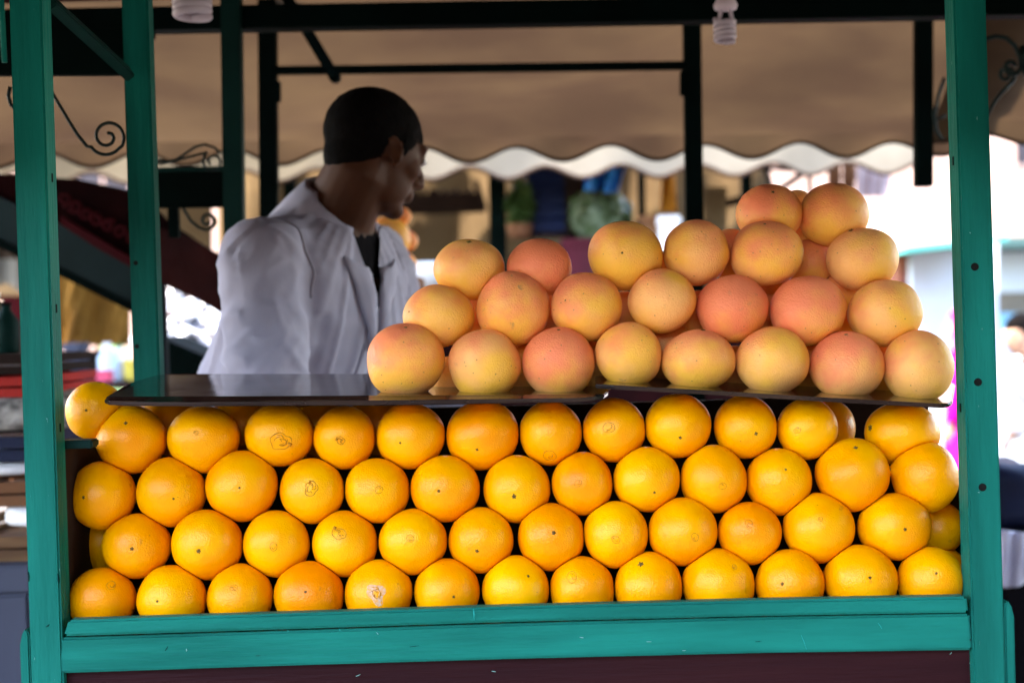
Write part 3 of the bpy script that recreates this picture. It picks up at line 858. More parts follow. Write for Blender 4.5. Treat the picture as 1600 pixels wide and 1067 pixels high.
def head_parts(mb, T, k=1.0):
    """head about its centre: +x face, +y left ear, +z crown"""
    def E(c, r, rot=None):
        rr = T.to_3x3().normalized() @ (rot if rot is not None else Matrix.Identity(3))
        mb.ball(T @ Vector(c), [q * k for q in r], rr)
    E((-0.012, 0, 0.032), (0.098, 0.0765, 0.086))
    E((0.012, 0, 0.012), (0.078, 0.070, 0.080))
    E((0.020, 0, -0.040), (0.062, 0.056, 0.062))
    E((0.038, 0, -0.075), (0.040, 0.040, 0.032))
    E((0.066, 0, -0.092), (0.020, 0.024, 0.017))
    for s in (-1, 1):
        E((0.052, s * 0.043, -0.014), (0.027, 0.023, 0.024))
        E((0.024, s * 0.030, -0.040), (0.050, 0.030, 0.056))
        E((0.071, s * 0.030, 0.034), (0.018, 0.030, 0.011))
        E((0.080, s * 0.0305, 0.014), (0.0125, 0.0145, 0.0115))
        # ear: dish with a rim and lobe
        er = Matrix.Rotation(s * 0.32, 3, 'Z') @ Matrix.Rotation(-0.22, 3, 'Y')
        E((-0.006, s * 0.0765, -0.006), (0.0125, 0.005, 0.023), er)
        pts = []
        for i in range(13):
            a = -1.9 + i * 0.36
            q = er @ Vector((-0.001 + 0.0145 * math.cos(a), s * 0.004, 0.0255 * math.sin(a)))
            pts.append(T @ (Vector((-0.007, s * 0.0785, -0.005)) + q))
        mb.tube(pts, 0.0038 * k, n=7)
        E((-0.001, s * 0.077, -0.028), (0.007, 0.005, 0.008))
        E((0.004, s * 0.074, -0.008), (0.008, 0.008, 0.010))
    mb.tube([T @ Vector(p) for p in ((0.082, 0, 0.030), (0.094, 0, 0.012), (0.106, 0, -0.008), (0.111, 0, -0.022), (0.098, 0, -0.031))],
            [0.009 * k, 0.0095 * k, 0.012 * k, 0.0135 * k, 0.010 * k], n=10)
    for s in (-1, 1): E((0.094, s * 0.013, -0.024), (0.012, 0.008, 0.008))
    E((0.078, 0, -0.052), (0.018, 0.030, 0.020))
    E((0.091, 0, -0.050), (0.009, 0.022, 0.0055)); E((0.089, 0, -0.062), (0.010, 0.019, 0.0065))

def hand_parts(mb, w, d, pn, s, k=1.0):
    """w wrist, d pointing direction, pn palm normal, s=+1 left / -1 right"""
    d = d.normalized(); pn = (pn - d * pn.dot(d)).normalized(); side = d.cross(pn) * s      # towards the thumb
    mb.tube([w - d * 0.02, w + d * 0.015, w + d * 0.05, w + d * 0.088], [(0.018*k, 0.026*k), (0.016*k, 0.032*k), (0.016*k, 0.041*k), (0.012*k, 0.041*k)], n=14, ref=pn)
    for q, (ln, off) in enumerate(((0.070, 0.031), (0.079, 0.0105), (0.073, -0.010), (0.056, -0.030))):
        p = w + d * (0.080 - 0.004 * abs(q - 1)) + side * off
        dd = d.copy(); pts = [p - d * 0.02, p]
        for j in range(3):
            dd = (dd * math.cos(0.38 + 0.1*q) + pn * math.sin(0.38 + 0.1*q)).normalized() if j else (dd + pn * 0.18).normalized()
            p = p + dd * (ln * (0.45, 0.32, 0.23)[j]); pts.append(p)
            perp = pn - dd * pn.dot(dd)
            pn_l = perp.normalized()
        mb.tube(pts, [0.0088*k, 0.0088*k, 0.0080*k, 0.0072*k, 0.0056*k], n=9)
    p = w + d * 0.022 + side * 0.030
    q1 = p + (d * 0.55 + side * 0.75 + pn * 0.25).normalized() * 0.038
    q2 = q1 + (d * 0.85 + side * 0.35 + pn * 0.40).normalized() * 0.030
    q3 = q2 + (d * 0.95 + side * 0.05 + pn * 0.45).normalized() * 0.024
    mb.tube([p - side * 0.012, p, q1, q2, q3], [0.012*k, 0.0125*k, 0.0105*k, 0.0092*k, 0.0065*k], n=9)

TORSO = [(.86, 0, .098, .160), (.93, 0, .112, .172), (1.03, .004, .102, .155), (1.13, .010, .104, .155), (1.23, .014, .118, .170),
         (1.33, .008, .120, .182), (1.40, -.004, .102, .178), (1.445, -.014, .078, .125), (1.48, -.016, .060, .072)]

class Human:
    def __init__(s, base, yaw, H=1.75, lean=0.0, head_yaw=0.0, head_pitch=0.0, arms=None, head_T=None, sh=(-.005, 1.405), hs=1.0):
        s.k = H / 1.75
        s.hk = s.k * hs
        s.root = Matrix.Translation(base) @ Matrix.Rotation(yaw, 4, 'Z') @ Matrix.Scale(s.k, 4)
        s.up = s.root @ Matrix.Translation((0, 0, .93)) @ Matrix.Rotation(lean, 4, 'Y') @ Matrix.Translation((0, 0, -.93))
        s.head_T = s.up @ Matrix.Translation((0.0, 0, 1.50)) @ Matrix.Rotation(-lean * 0.7, 4, 'Y') @ Matrix.Rotation(head_yaw, 4, 'Z') @ Matrix.Rotation(head_pitch, 4, 'Y') @ Matrix.Translation((0.022, 0, 0.132))
        if head_T is not None: s.head_T = head_T
        s.arms = arms or {-1: ((.05, -.12, -1), (.25, .0, -1)), 1: ((.05, .12, -1), (.25, 0, -1))}
        s.joints = {}
        for sd in (-1, 1):
            S_ = Vector((sh[0], sd * .178, sh[1]))
            d1, d2 = (Vector(q).normalized() for q in s.arms[sd])
            E_ = S_ + d1 * .29
            W_ = E_ + d2 * .255
            s.joints[sd] = (S_, E_, W_, d2)
    def ring(s, z, cx, a, b, grow=0.0, M_=None):
        M_ = M_ or s.up
        return (M_ @ Vector((cx, 0, z)), (a + grow) * s.k, (b + grow) * s.k, M_.to_3x3().normalized())
    def tub(s, mb, M_, pts, rad, n=14, ref=(1, 0, 0)):
        mb.tube([M_ @ Vector(p) for p in pts], [tuple(np.array(r) * s.k) if isinstance(r, tuple) else r * s.k for r in rad], n=n, ref=M_.to_3x3() @ Vector(ref))
    def body(s, name_parent, voxel, skin):
        mb = MB()
        loft(mb, [s.ring(*t) for t in TORSO])
        # neck
        hT = s.head_T
        nb = s.up @ Vector((-0.022, 0, 1.44)); nt = hT @ Vector((-0.028, 0, -0.045))
        mb.tube([nb, nb.lerp(nt, .35), nb.lerp(nt, .7), nt, hT @ Vector((-0.02, 0, 0.0))], [.076 * s.k, .067 * s.k, .063 * s.k, .061 * s.k, .056 * s.k], n=18)
        head_parts(mb, hT, s.hk)
        for sd in (-1, 1):
            S_, E_, W_, d2 = s.joints[sd]
            s.tub(mb, s.up, [S_ + Vector((0, -sd * .06, .02)), S_, S_.lerp(E_, .35), S_.lerp(E_, .75), E_, E_.lerp(W_, .3), E_.lerp(W_, .7), W_],
                  [.055, .056, .050, .043, .040, .042, .033, .026])
            up3 = s.up.to_3x3().normalized()
            hand_parts(mb, s.up @ W_, up3 @ d2, up3 @ Vector((0.15, -sd * .75, -.6)), sd, s.k)
            hip, kn, an = Vector((0, sd * .095, .90)), Vector((.012, sd * .10, .49)), Vector((-.015, sd * .105, .085))
            s.tub(mb, s.root, [hip, hip.lerp(kn, .3), hip.lerp(kn, .75), kn, kn.lerp(an, .3), kn.lerp(an, .75), an], [.088, .084, .062, .054, .056, .040, .036])
            s.tub(mb, s.root, [an + Vector((-.045, 0, -.04)), an + Vector((.03, 0, -.045)), an + Vector((.11, sd * .008, -.06)), an + Vector((.19, sd * .012, -.065))],
                  [(.035, .034), (.042, .040), (.026, .044), (.014, .034)], ref=(0, 0, 1))
        me = remesh(mb, voxel, 6 if voxel < 0.01 else 3)
        me.polygons.foreach_set('use_smooth', [True] * len(me.polygons))
        me.materials.append(skin)
        me.transform(Matrix.Translation(-WL[name_parent.name]))
        return add_mesh('body', me, name_parent)
    def hair(s, parent, voxel, mat, fade=0.0):
        mb = MB(); T = s.head_T
        def E(c, r): mb.ball(T @ Vector(c), [q * s.hk for q in r], T.to_3x3().normalized(), nu=28, nv=18)
        E((-0.014, 0, 0.036), (0.103, 0.0815, 0.091)); E((0.012, 0, 0.030), (0.084, 0.074, 0.072)); E((-0.040, 0, -0.010), (0.066, 0.062, 0.075))
        me = remesh(mb, voxel, 4)
        Ti = T.inverted()
        bm = bmesh.new(); bm.from_mesh(me)
        kill = []
        for v in bm.verts:
            p = Ti @ v.co
            # hairline: forehead, temples, round the ear, nape
            x, y, z = p
            ay = abs(y)
            front = 0.062 + 0.012 * noise.noise((y * 60, z * 40, 2))
            line = -0.30
            if x > 0.052: line = 0.052 - (ay * 0.20) + 0.004 * noise.noise((y * 90, 3, 1))
            elif x > 0.030: line = 0.004 + (x - 0.030) * 1.7
            elif x > 0.010: line = -0.028
            elif x > -0.022: line = 0.016
            elif x > -0.030: line = -0.040
            else: line = -0.082 + max(0.0, ay - 0.03) * 0.5
            if fade:
                line -= fade if (x < -0.030 or 0.010 < x < 0.030) else fade * .35 if x >= 0.030 else 0.004
            n_ = 0.003 * noise.noise((x * 120, y * 120, z * 120)) + 0.005 * noise.noise((x * 330, y * 330, z * 140))
            if z < line + n_: kill.append(v)
            else:
                edge = min(1.0, (z - line) / 0.05)
                ctr = Vector((-0.012, 0, 0.02))
                q = ctr + (p - ctr) * ((0.953 if fade else 0.958) + (0.020 if fade else 0.048) * max(0, edge) ** 0.7 + 0.012 * noise.noise((x * 55, y * 55, z * 55)) + 0.008 * noise.noise((x * 160, y * 160, z * 160)))
                v.co = T @ q
        bmesh.ops.delete(bm, geom=kill, context='VERTS')
        bmesh.ops.recalc_face_normals(bm, faces=bm.faces)
        bm.to_mesh(me); bm.free()
        me.polygons.foreach_set('use_smooth', [True] * len(me.polygons))
        me.materials.append(mat)
        me.transform(Matrix.Translation(-WL[parent.name]))
        return add_mesh('stubble' if fade else 'hair', me, parent)
    def eyes(s, parent):
        for sd in (-1, 1):
            mb = MB().ball(s.head_T @ Vector((0.0835, sd * 0.0305, 0.0135)), 0.0108 * s.hk)
            e = mb.obj('eye', m_eye, parent)
            MB().ball(s.head_T @ Vector((0.0925, sd * 0.0305, 0.0130)), 0.0048 * s.hk).obj('iris', m_hair, e)
    def legs(s, parent, voxel, mat, shoe):
        mb = MB()
        loft(mb, [s.ring(.99, .004, .108, .162, .008, s.root), s.ring(.93, 0, .112, .172, .010, s.root), s.ring(.86, 0, .10, .165, .012, s.root), s.ring(.80, 0, .09, .155, .006, s.root)])
        for sd in (-1, 1):
            hip, kn, an = Vector((0, sd * .092, .90)), Vector((.012, sd * .10, .49)), Vector((-.012, sd * .105, .075))
            s.tub(mb, s.root, [hip, hip.lerp(kn, .3), hip.lerp(kn, .75), kn, kn.lerp(an, .3), kn.lerp(an, .75), an], [.098, .096, .078, .070, .070, .064, .064])
        me = remesh(mb, voxel, 3)
        me.polygons.foreach_set('use_smooth', [True] * len(me.polygons)); me.materials.append(mat)
        me.transform(Matrix.Translation(-WL[parent.name])); add_mesh('trousers', me, parent)
        for sd in (-1, 1):
            an = Vector((-.012, sd * .105, .06))
            m2 = MB()
            s.tub(m2, s.root, [an + Vector((-.075, 0, -.02)), an + Vector((-.055, 0, -.012)), an + Vector((.03, 0, -.01)), an + Vector((.12, sd * .008, -.028)), an + Vector((.20, sd * .012, -.036)), an + Vector((.225, sd * .012, -.04))],
                  [(.02, .02), (.044, .040), (.048, .047), (.034, .052), (.022, .040), (.006, .012)], ref=(0, 0, 1))
            m2.obj('shoe', shoe, parent)
    def top_mesh(s, voxel, grow=0.014, hem=0.84, flare=0.0, sleeve=1.0, folds=1.0, seed=0):
        """garment shell: torso + sleeves as one closed mesh, with folds"""
        mb = MB()
        rings = []
        for (z, cx, a, b) in TORSO:
            if z < 0.9: continue
            rings.append(s.ring(z, cx, a, b, grow + (0.012 if z < 1.2 else 0)))
        rings = [s.ring(z, 0, .115, .178, grow + .012 + flare * (0.93 - z), s.root) for z in np.arange(hem, 0.92, 0.08)] + rings
        loft(mb, rings, n=36)
        for sd in (-1, 1):
            S_, E_, W_, d2 = s.joints[sd]
            pts, rad = [], []
            A = [S_ + Vector((0, -sd * .075, .022)), S_ + Vector((0, -sd * .02, .006)), S_]
            pts += A; rad += [.050 + grow * .6, .058 + grow * .7, .062 + grow]
            n1 = 12
            for i in range(1, n1 + 1):
                u = i / n1
                r = .064 - .013 * u + grow
                r += folds * (.004 * math.sin(u * 17 + 1.3 * sd) * u + .004 * math.sin(u * 29 + 2))
                pts.append(S_.lerp(E_, u)); rad.append(r)
            n2 = 12
            for i in range(1, int(n2 * sleeve) + 1):
                u = i / n2
                r = .053 - .014 * u + grow
                r += folds * (.006 * math.sin(u * 24 + sd) * (1 - u * .6) + .003 * math.sin(u * 41))
                p = E_.lerp(W_, u)
                pts.append(p); rad.append(r)
            # rounded elbow
            sm = pts[:]
            for _ in range(2):
                sm = [sm[0]] + [(sm[i-1] + sm[i] * 2 + sm[i+1]) / 4 for i in range(1, len(sm) - 1)] + [sm[-1]]
            s.tub(mb, s.up, sm, rad, n=20)
        me = remesh(mb, voxel, 5)
        # cloth folds
        V = mesh_np(me)
        nrm = np.empty(len(me.vertices) * 3); me.vertices.foreach_get('normal', nrm); nrm = nrm.reshape(-1, 3)
        upi = s.up.inverted()
        segs = []
        for sd in (-1, 1):
            S_, E_, W_, _ = s.joints[sd]
            segs.append((S_, E_, W_, sd))
        out = V.copy()
        for i in range(len(V)):
            p = upi @ Vector(V[i])
            h = 0.0
            best = None
            for S_, E_, W_, sd in segs:
                for (a, b, w) in ((S_, E_, 0), (E_, W_, 1)):
                    ab = b - a; t = max(0, min(1, (p - a).dot(ab) / ab.length_squared))
                    d = (p - a - ab * t).length
                    if best is None or d < best[0]: best = (d, t + w, sd, (p - a - ab * t))
            d, t, sd, rad = best
            arm = max(0.0, min(1.0, (0.115 - d) / 0.03))
            # diagonal creases wound round the sleeve, gathering at the elbow
            ang = math.atan2(rad.x, rad.z * 0.5 + rad.y)
            crease = noise.noise((t * 3.6 + ang * 0.55 + seed, ang * 0.7, sd * 3.0 + seed))
            crease2 = noise.noise((t * 7 - ang * 0.7, ang * 0.9, sd * 5.0 + seed))
            gather = 0.35 + 1.1 * math.exp(-((t - 1.0) / 0.35) ** 2) + 0.4 * math.exp(-(t / 0.2) ** 2)
            h += arm * (gather * (0.014 * max(0, 1 - abs(crease) * 5.0) + 0.008 * max(0, 1 - abs(crease2) * 4.0)) + 0.004 * crease - 0.003)
            # torso: soft vertical drapes fanning from the shoulders, pull lines at armpit
            tr = 1 - arm
            h += tr * (0.010 * noise.noise((math.atan2(p.y, p.x) * 2.2 + seed, p.z * 2.2, 7.0)) + 0.009 * max(0, 1 - 4.5 * abs(noise.noise((math.atan2(p.y, p.x) * 3.5 + p.z * 1.5 + seed, p.z * 2.0, 2.0)))))
            h += tr * 0.006 * noise.noise((p.y * 16 + p.z * 7 * (1 if p.y > 0 else -1), p.x * 14, p.z * 5 + seed))
            if p.z > 1.20: h -= 0.0035 * math.exp(-((abs(p.y) - 0.150) / 0.008) ** 2)      # armhole seam
            if p.z < 1.34 and t < 1.2: h -= 0.010 * math.exp(-((d - 0.098) / 0.014) ** 2)      # sleeve parts from the body
            h += 0.0025 * noise.noise((p.x * 45, p.y * 45, p.z * 30))
            out[i] = V[i] + nrm[i] * h * folds
        me.vertices.foreach_set('co', out.ravel())
        me.update()
        return me
    def finish(s, me, name, parent, mat, cut=None, thick=0.003):
        bm = bmesh.new(); bm.from_mesh(me)
        upi = s.up.inverted()
        if cut:
            kill = [f for f in bm.faces if cut(upi @ f.calc_center_median())]
            bmesh.ops.delete(bm, geom=kill, context='FACES')
            for _ in range(14):     # even out the cut edge
                upd = []
                for v in bm.verts:
                    if not v.is_boundary: continue
                    nb = [e.other_vert(v).co for e in v.link_edges if e.is_boundary]
                    if len(nb) == 2: upd.append((v, v.co * .4 + (nb[0] + nb[1]) * .3))
                for v, c_ in upd: v.co = c_
        bmesh.ops.recalc_face_normals(bm, faces=bm.faces)
        bm.to_mesh(me); bm.free()
        me.polygons.foreach_set('use_smooth', [True] * len(me.polygons)); me.materials.append(mat)
        me.transform(Matrix.Translation(-WL[parent.name]))
        return add_mesh(name, me, parent)

# --- the vendor
def vendor():
    yaw = R(-27); lean = R(27)
    N = P(532, 334, 0.76)
    Rz = Matrix.Rotation(yaw, 3, 'Z')
    off = Rz @ (Matrix.Rotation(lean, 3, 'Y') @ Vector((-0.016, 0, 1.48 - .93)) + Vector((0, 0, .93)))
    base = N - off
    hT = Matrix.Translation(P(587, 243, 0.745)) @ Matrix.Rotation(R(38), 4, 'Z') @ Matrix.Rotation(R(17), 4, 'Y') @ Matrix.Scale(.925, 4)
    h = Human(base, yaw, 1.75, lean, head_T=hT, sh=(-.022, 1.388), hs=.925,
              arms={-1: ((.60, -.20, -.76), (.85, .35, .22)), 1: ((.62, .05, -.75), (.85, -.30, .22))})
    t = thing('person', base, 'vendor in white coat with short black hair, looking away to the right', 'person')
    h.body(t, 0.0045, m_skin); h.eyes(t); h.hair(t, 0.0045, m_hair)
    h.hair(t, 0.0045, M('hair_fade', (0.020, 0.010, 0.007), (0.010, 0.006, 0.0045), rough=.85, nscale=420, spec=.05), fade=0.020)
    h.legs(t, 0.012, m_trouser, m_shoe)
    sh = h.top_mesh(0.011, grow=0.0015, hem=0.9, sleeve=0.2, folds=0.3, seed=4)
    h.finish(sh, 'shirt', t, m_black, cut=lambda p: p.z > 1.475)
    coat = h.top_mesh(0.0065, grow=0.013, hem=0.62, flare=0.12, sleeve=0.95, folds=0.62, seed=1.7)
    zv, zt = 1.365, 1.47
    def vcut(p):
        if p.z > 1.478 and abs(p.y) < 0.10: return True
        return p.x > 0.0 and p.z > zv and abs(p.y + 0.008) < (p.z - zv) * 0.42
    cur = coat
    bv = BVHTree.FromPolygons([v.co[:] for v in cur.vertices], [p.vertices[:] for p in cur.polygons])
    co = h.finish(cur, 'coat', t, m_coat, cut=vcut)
    up3 = h.up.to_3x3().normalized()
    def front(y, z, lift):
        o = h.up @ Vector((0.5, y, z)); d = up3 @ Vector((-1, 0, 0))
        hit = bv.ray_cast(o, d, 1.0)
        p = hit[0] if hit[0] is not None else h.up @ Vector((0.05, y, z))
        return p - d * lift
    def sheet(name, rows, thick=0.003):
        MB().grid(rows).obj(name, m_coat, co, thick=thick)
    for sd in (-1, 1):
        rows = []
        n = 16
        for i in range(n + 1):
            u = i / n
            z = zv - 0.075 + (1.425 - zv + 0.075) * u
            edge = max(0.004, (z - zv) * 0.42 - 0.004)
            wd = 0.012 + 0.050 * min(1, u * 1.25) ** 0.8
            row = []
            for j in range(6):
                w = j / 5
                y = -0.008 + sd * (edge + wd * w)
                row.append(front(y, z + 0.012 * w, 0.006 + 0.009 * math.sin(math.pi * min(1, w * 1.1)) * (1 - 0.3 * w)))
            rows.append(row)
        sheet('lapel', rows)
    # armhole and yoke seams
    m_seam = M('coat_seam', (0.31, 0.28, 0.32), rough=.95)
    for sd in (-1, 1):
        pts = []
        for i in range(41):
            a = R(-8 + 200 * i / 40)
            rad = Vector((math.cos(a), 0, math.sin(a)))
            c0 = Vector((-.022, sd * .150, 1.375))
            o = h.up @ (c0 + rad * .35)
            hit = bv.ray_cast(o, -(up3 @ rad), .5)
            if hit[0] is not None: pts.append(hit[0] + up3 @ rad * .0006)
        if len(pts) > 4: MB().tube(pts, .0022, n=6).obj('seam', m_seam, co)
    # turn-down collar round the neck
    rows = []
    for i in range(41):
        a = R(-152 + 304 * i / 40)
        ca, sa = -math.cos(a), math.sin(a)
        row = []
        for (rr, z) in ((0.070, 1.465), (0.068, 1.500), (0.073, 1.512), (0.082, 1.506), (0.100, 1.470), (0.118, 1.428)):
            x = -0.020 + ca * rr * 0.92; y = sa * rr * 1.05
            zz = z + (0.012 if ca < 0 else -0.03 * ca) - 0.012 * abs(sa)
            row.append(h.up @ Vector((x, y, zz)))
        rows.append(row)
    sheet('collar', rows)
    # front placket, pocket, buttons
    rows = [[front(-0.012 + w, z, 0.004) for w in (-0.018, -0.006, 0.006, 0.018)] for z in np.linspace(0.75, zv, 18)]
    sheet('placket', rows)
    rows = [[front(0.075 + w, z, 0.005) for w in np.linspace(0, 0.09, 5)] for z in np.linspace(1.12, 1.24, 6)]
    sheet('pocket', rows)
    for z in (0.85, 0.97, 1.09, 1.185):
        p = front(-0.012, z, 0.008)
        MB().tube([p, p + up3 @ Vector((0.003, 0, 0))], 0.008, n=12).obj('button', m_white, co, smooth=False)
vendor()

def passer(label, base, yaw, H, top, leg, hairy=True, hem=0.86, skin=None, robe=False, scarf=None, **kw):
    h = Human(base, yaw, H, **kw)
    t = thing('person', base, label, 'person')
    h.body(t, 0.012, skin or m_skin_l)
    if hairy: h.hair(t, 0.009, m_hair)
    h.legs(t, 0.018, leg, m_shoe)
    me = h.top_mesh(0.016, grow=0.016, hem=0.12 if robe else hem, flare=0.10 if robe else 0.0, sleeve=0.95, folds=0.8, seed=base[0])
    h.finish(me, 'robe' if robe else 'shirt', t, top, cut=lambda p: p.z > 1.478 and abs(p.y) < 0.09)
    if scarf is not None:
        mb = MB(); T = h.head_T
        mb.ball(T @ Vector((-0.018, 0, 0.03)), (0.108 * h.k, 0.09 * h.k, 0.10 * h.k), T.to_3x3().normalized())
        mb.ball(T @ Vector((-0.03, 0, -0.08)), (0.09 * h.k, 0.10 * h.k, 0.09 * h.k), T.to_3x3().normalized())
        me = remesh(mb, 0.012, 3)
        me.polygons.foreach_set('use_smooth', [True] * len(me.polygons)); me.materials.append(scarf)
        me.transform(Matrix.Translation(-WL[t.name])); add_mesh('headscarf', me, t)
    return t
def gp(px, Y):
    p = P(px, 560, Y); return Vector((p.x, Y, 0))
passer('stooping passer-by with black hair in white shirt and blue jeans at the far right', gp(1684, 5.6), R(200), 1.58, m_white, m_jeans, lean=R(38),
       arms={-1: ((.1, -.2, -1), (.9, .2, .0)), 1: ((.1, .3, -1), (.8, -.2, .1))})
passer('person in a bright magenta robe half hidden behind the right post', gp(1507, 7.6), R(150), 1.50, m_magenta, m_trouser, robe=True, scarf=m_magenta)

# ------------------------------------------------------------------ hanging lamps under the roof
m_lampw = M('lamp_plastic', (0.62, 0.52, 0.55), rough=0.5)
m_lampg = M('lamp_glass', (0.70, 0.62, 0.66), rough=0.25, trans=0.3)
def cfl(px, py_top, py_bot, Y, rpx, label, turns=4.5):
    k = sc(Y); c = P(px, (py_top + py_bot) / 2, Y)
    t = thing('hanging_lamp', c, label, 'lamp', 'energy saving lamps under the roof')
    top, bot = P(px, py_top, Y), P(px, py_bot, Y)
    H = top.z - bot.z; r = rpx * k
    MB().tube([top + Vector((0, 0, 0.06)), top + Vector((0, 0, -0.02 * H)), top + Vector((0, 0, -.22 * H)), top + Vector((0, 0, -.30 * H))],
              [r * .55, r * .55, r * .95, r * .85], n=20).obj('lamp_base', m_lampw, t)
    MB().tube([top + Vector((0, 0, .05)), Vector((top.x, top.y, 2.17))], 0.003, n=6).obj('cable', m_hole, t)
    pts = []
    n = 90
    for i in range(n + 1):
        u = i / n; a = u * turns * 2 * math.pi
        rr = r * .72
        pts.append(Vector((bot.x + rr * math.cos(a), bot.y + rr * math.sin(a), bot.z + .06 * H + .44 * H * u)))
    pts = [Vector((bot.x, bot.y, bot.z + .03 * H))] + pts
    for s_ in (-.35, .35):
        MB().tube([top + Vector((r * s_, 0, -.29 * H)), top + Vector((r * s_ * 1.5, 0, -.56 * H))], r * .16, n=8).obj('lamp_leg', m_lampg, t)
    MB().tube(pts, r * .20, n=9).obj('spiral_tube', m_lampg, t)
cfl(1133, -8, 70, 0.72, 20, 'spiral energy saving lamp hanging under the roof towards the right')
cfl(301, -42, 31, 0.55, 34, 'large spiral lamp hanging near the top left behind the beam', 3.5)

# ------------------------------------------------------------------ neighbouring cart at the left: sloping red flap, dark green edge
m_redwood = M('dark_red_board', (0.04, 0.006, 0.004), (0.02, 0.003, 0.0025), rough=0.8, nscale=6, bump=0.5, bscale=18, bdist=0.02)
m_blackred = M('black_red_cloth', (0.014, 0.0025, 0.0025), (0.005, 0.0015, 0.0015), rough=0.9, spec=0.03, nscale=7)
m_edge = M('slate_edge', (0.012, 0.026, 0.026), (0.008, 0.018, 0.018), rough=0.6)
m_bluegrey = M('blue_grey_panel', (0.05, 0.055, 0.08), (0.06, 0.066, 0.092), rough=0.6, nscale=3)
m_wood = M('crate_wood', (0.22, 0.12, 0.055), (0.12, 0.06, 0.03), rough=0.85, nscale=16, stretch=(0.3, 1, 2))
m_red = M('red_plastic', (0.42, 0.02, 0.012), (0.32, 0.015, 0.01), rough=0.5)
m_navy = M('navy_plastic', (0.008, 0.012, 0.035), rough=0.5)
m_ochre = M('ochre_canvas', (0.26, 0.13, 0.025), (0.16, 0.075, 0.014), rough=0.95, nscale=5, trans=0.25)
m_beige = M('beige_tarp', (0.13, 0.088, 0.045), (0.10, 0.066, 0.034), rough=0.95, nscale=2.5, bump=0.3, bscale=8, bdist=0.02)
m_blue = M('blue_plastic', (0.0015, 0.008, 0.045), (0.001, 0.006, 0.03), rough=0.5, nscale=3)
m_cyan = M('bright_blue_film', (0.01, 0.22, 0.48), (0.02, 0.10, 0.42), rough=0.25, nscale=9, trans=0.4)
m_leaf = M('green_leaves', (0.022, 0.05, 0.010), (0.045, 0.08, 0.02), rough=0.5, nscale=30)
m_film = M('clear_film', (0.13, 0.17, 0.11), (0.02, 0.035, 0.012), rough=0.12, nscale=14)
m_brown = M('brown_card', (0.20, 0.09, 0.04), (0.14, 0.06, 0.03), rough=0.9)
m_green = M('bright_green', (0.02, 0.22, 0.05), rough=0.5)
m_pink_c = M('pink_plastic', (0.6, 0.08, 0.14), rough=0.5)
m_bottle = M('pale_blue_plastic', (0.45, 0.58, 0.72), rough=0.2)
m_yel = M('yellow_label', (0.65, 0.5, 0.08), rough=0.6)

def slab(name, pix, Y, depth, mat, parent, tilt=0.0, bevel=0.0):
    """solid board whose front outline is given in photo pixels at depth Y (+ tilt metres of depth per point)"""
    fr = [P(x, y, Y + (tilt[i] if tilt else 0)) for i, (x, y) in enumerate(pix)]
    bk = [p + Vector((0, depth, 0)) for p in fr]
    return MB().prism(fr, bk).obj(name, mat, parent, bevel=bevel, smooth=False)

flap = thing('cart_flap', P(120, 370, 1.6), 'sloping dark red cart side with dark green edge board, seen behind the left posts', 'cart side')
slab('red_panel', [(-90, 262), (40, 276), (120, 280), (215, 300), (262, 346), (345, 402), (352, 490), (205, 418), (95, 350), (-90, 270)], 1.62, 0.03, m_blackred, flap)
slab('edge_board', [(-90, 268), (95, 352), (215, 424), (215, 478), (95, 418), (-90, 330)], 1.60, 0.04, m_edge, flap)
slab('edge_lip', [(-90, 331), (95, 419), (215, 479), (215, 492), (95, 432), (-90, 346)], 1.595, 0.05, m_black_green, flap)
slab('red_trim', [(95, 338), (150, 371), (215, 409), (215, 423), (150, 387), (95, 351)], 1.59, 0.02, m_redcloth, flap)
for i in range(7):      # carved ornament along the panel
    u = i / 6
    x, y = 100 + 105 * u, 312 + 62 * u
    MB().tube([P(*q, 1.605) for q in spiral((x, y), 3, 11, 0.5 + i, 1.2, 18)], 0.004, n=6, ref=(0, 1, 0)).obj('ornament', m_redcloth, flap)
slab('lower_panel', [(248, 356), (300, 372), (352, 404), (352, 494), (300, 462), (248, 440)], 1.58, 0.02, m_redwood, flap)
for x in (-80, 240):
    a = P(x, 420, 1.66); MB().bar(a, (a.x, a.y, 0), 0.05, 0.05).obj('support_post', m_black_green, flap)

# stall further left: canvas, red cloth, shelves
stl = thing('market_stall', P(100, 600, 4.2) * 1.0, 'dim market stall at far left with ochre canvas and crowded shelf', 'market stall')
a, b = P(-120, 400, 4.6), P(205, 400, 4.6)
rows = [[P(x, y, 4.6 + 0.05 * math.sin(x * 0.09) + 0.02 * math.sin(x * .31 + y * .1)) for x in range(80, 206, 4)] for y in range(380, 541, 16)]
MB().grid(rows).obj('ochre_curtain', m_ochre, stl)
rows = [[P(x, y, 4.2 + 0.02 * math.sin(x * 0.3)) for x in range(-60, 36, 4)] for y in range(350, 416, 8)]
MB().grid(rows).obj('canvas', m_awn, stl)
rows = [[P(x, y - 7 * math.cos((x - 8) / 60 * 6.28) * (y - 405) / 45, 4.15 + 0.02 * math.sin(x * 0.2)) for x in range(-60, 40, 4)] for y in range(405, 451, 9)]
MB().grid(rows).obj('valance', m_cream, stl)
slab('red_curtain', [(-60, 462), (42, 462), (42, 540), (-60, 540)], 4.4, 0.02, m_redcloth, stl)
slab('back_panel', [(-200, 300), (330, 300), (330, 470), (-200, 470)], 6.2, 0.04, m_beige, stl)
xc0, xc1 = -3.6, P(600, 300, 4.0).x
MB().box((xc0, 3.25, 2.45), (xc1, 4.42, 2.47)).obj('hidden_shade_roof', m_awn, stl, smooth=False)  # added roof, hidden from view, to keep sun off the goods below
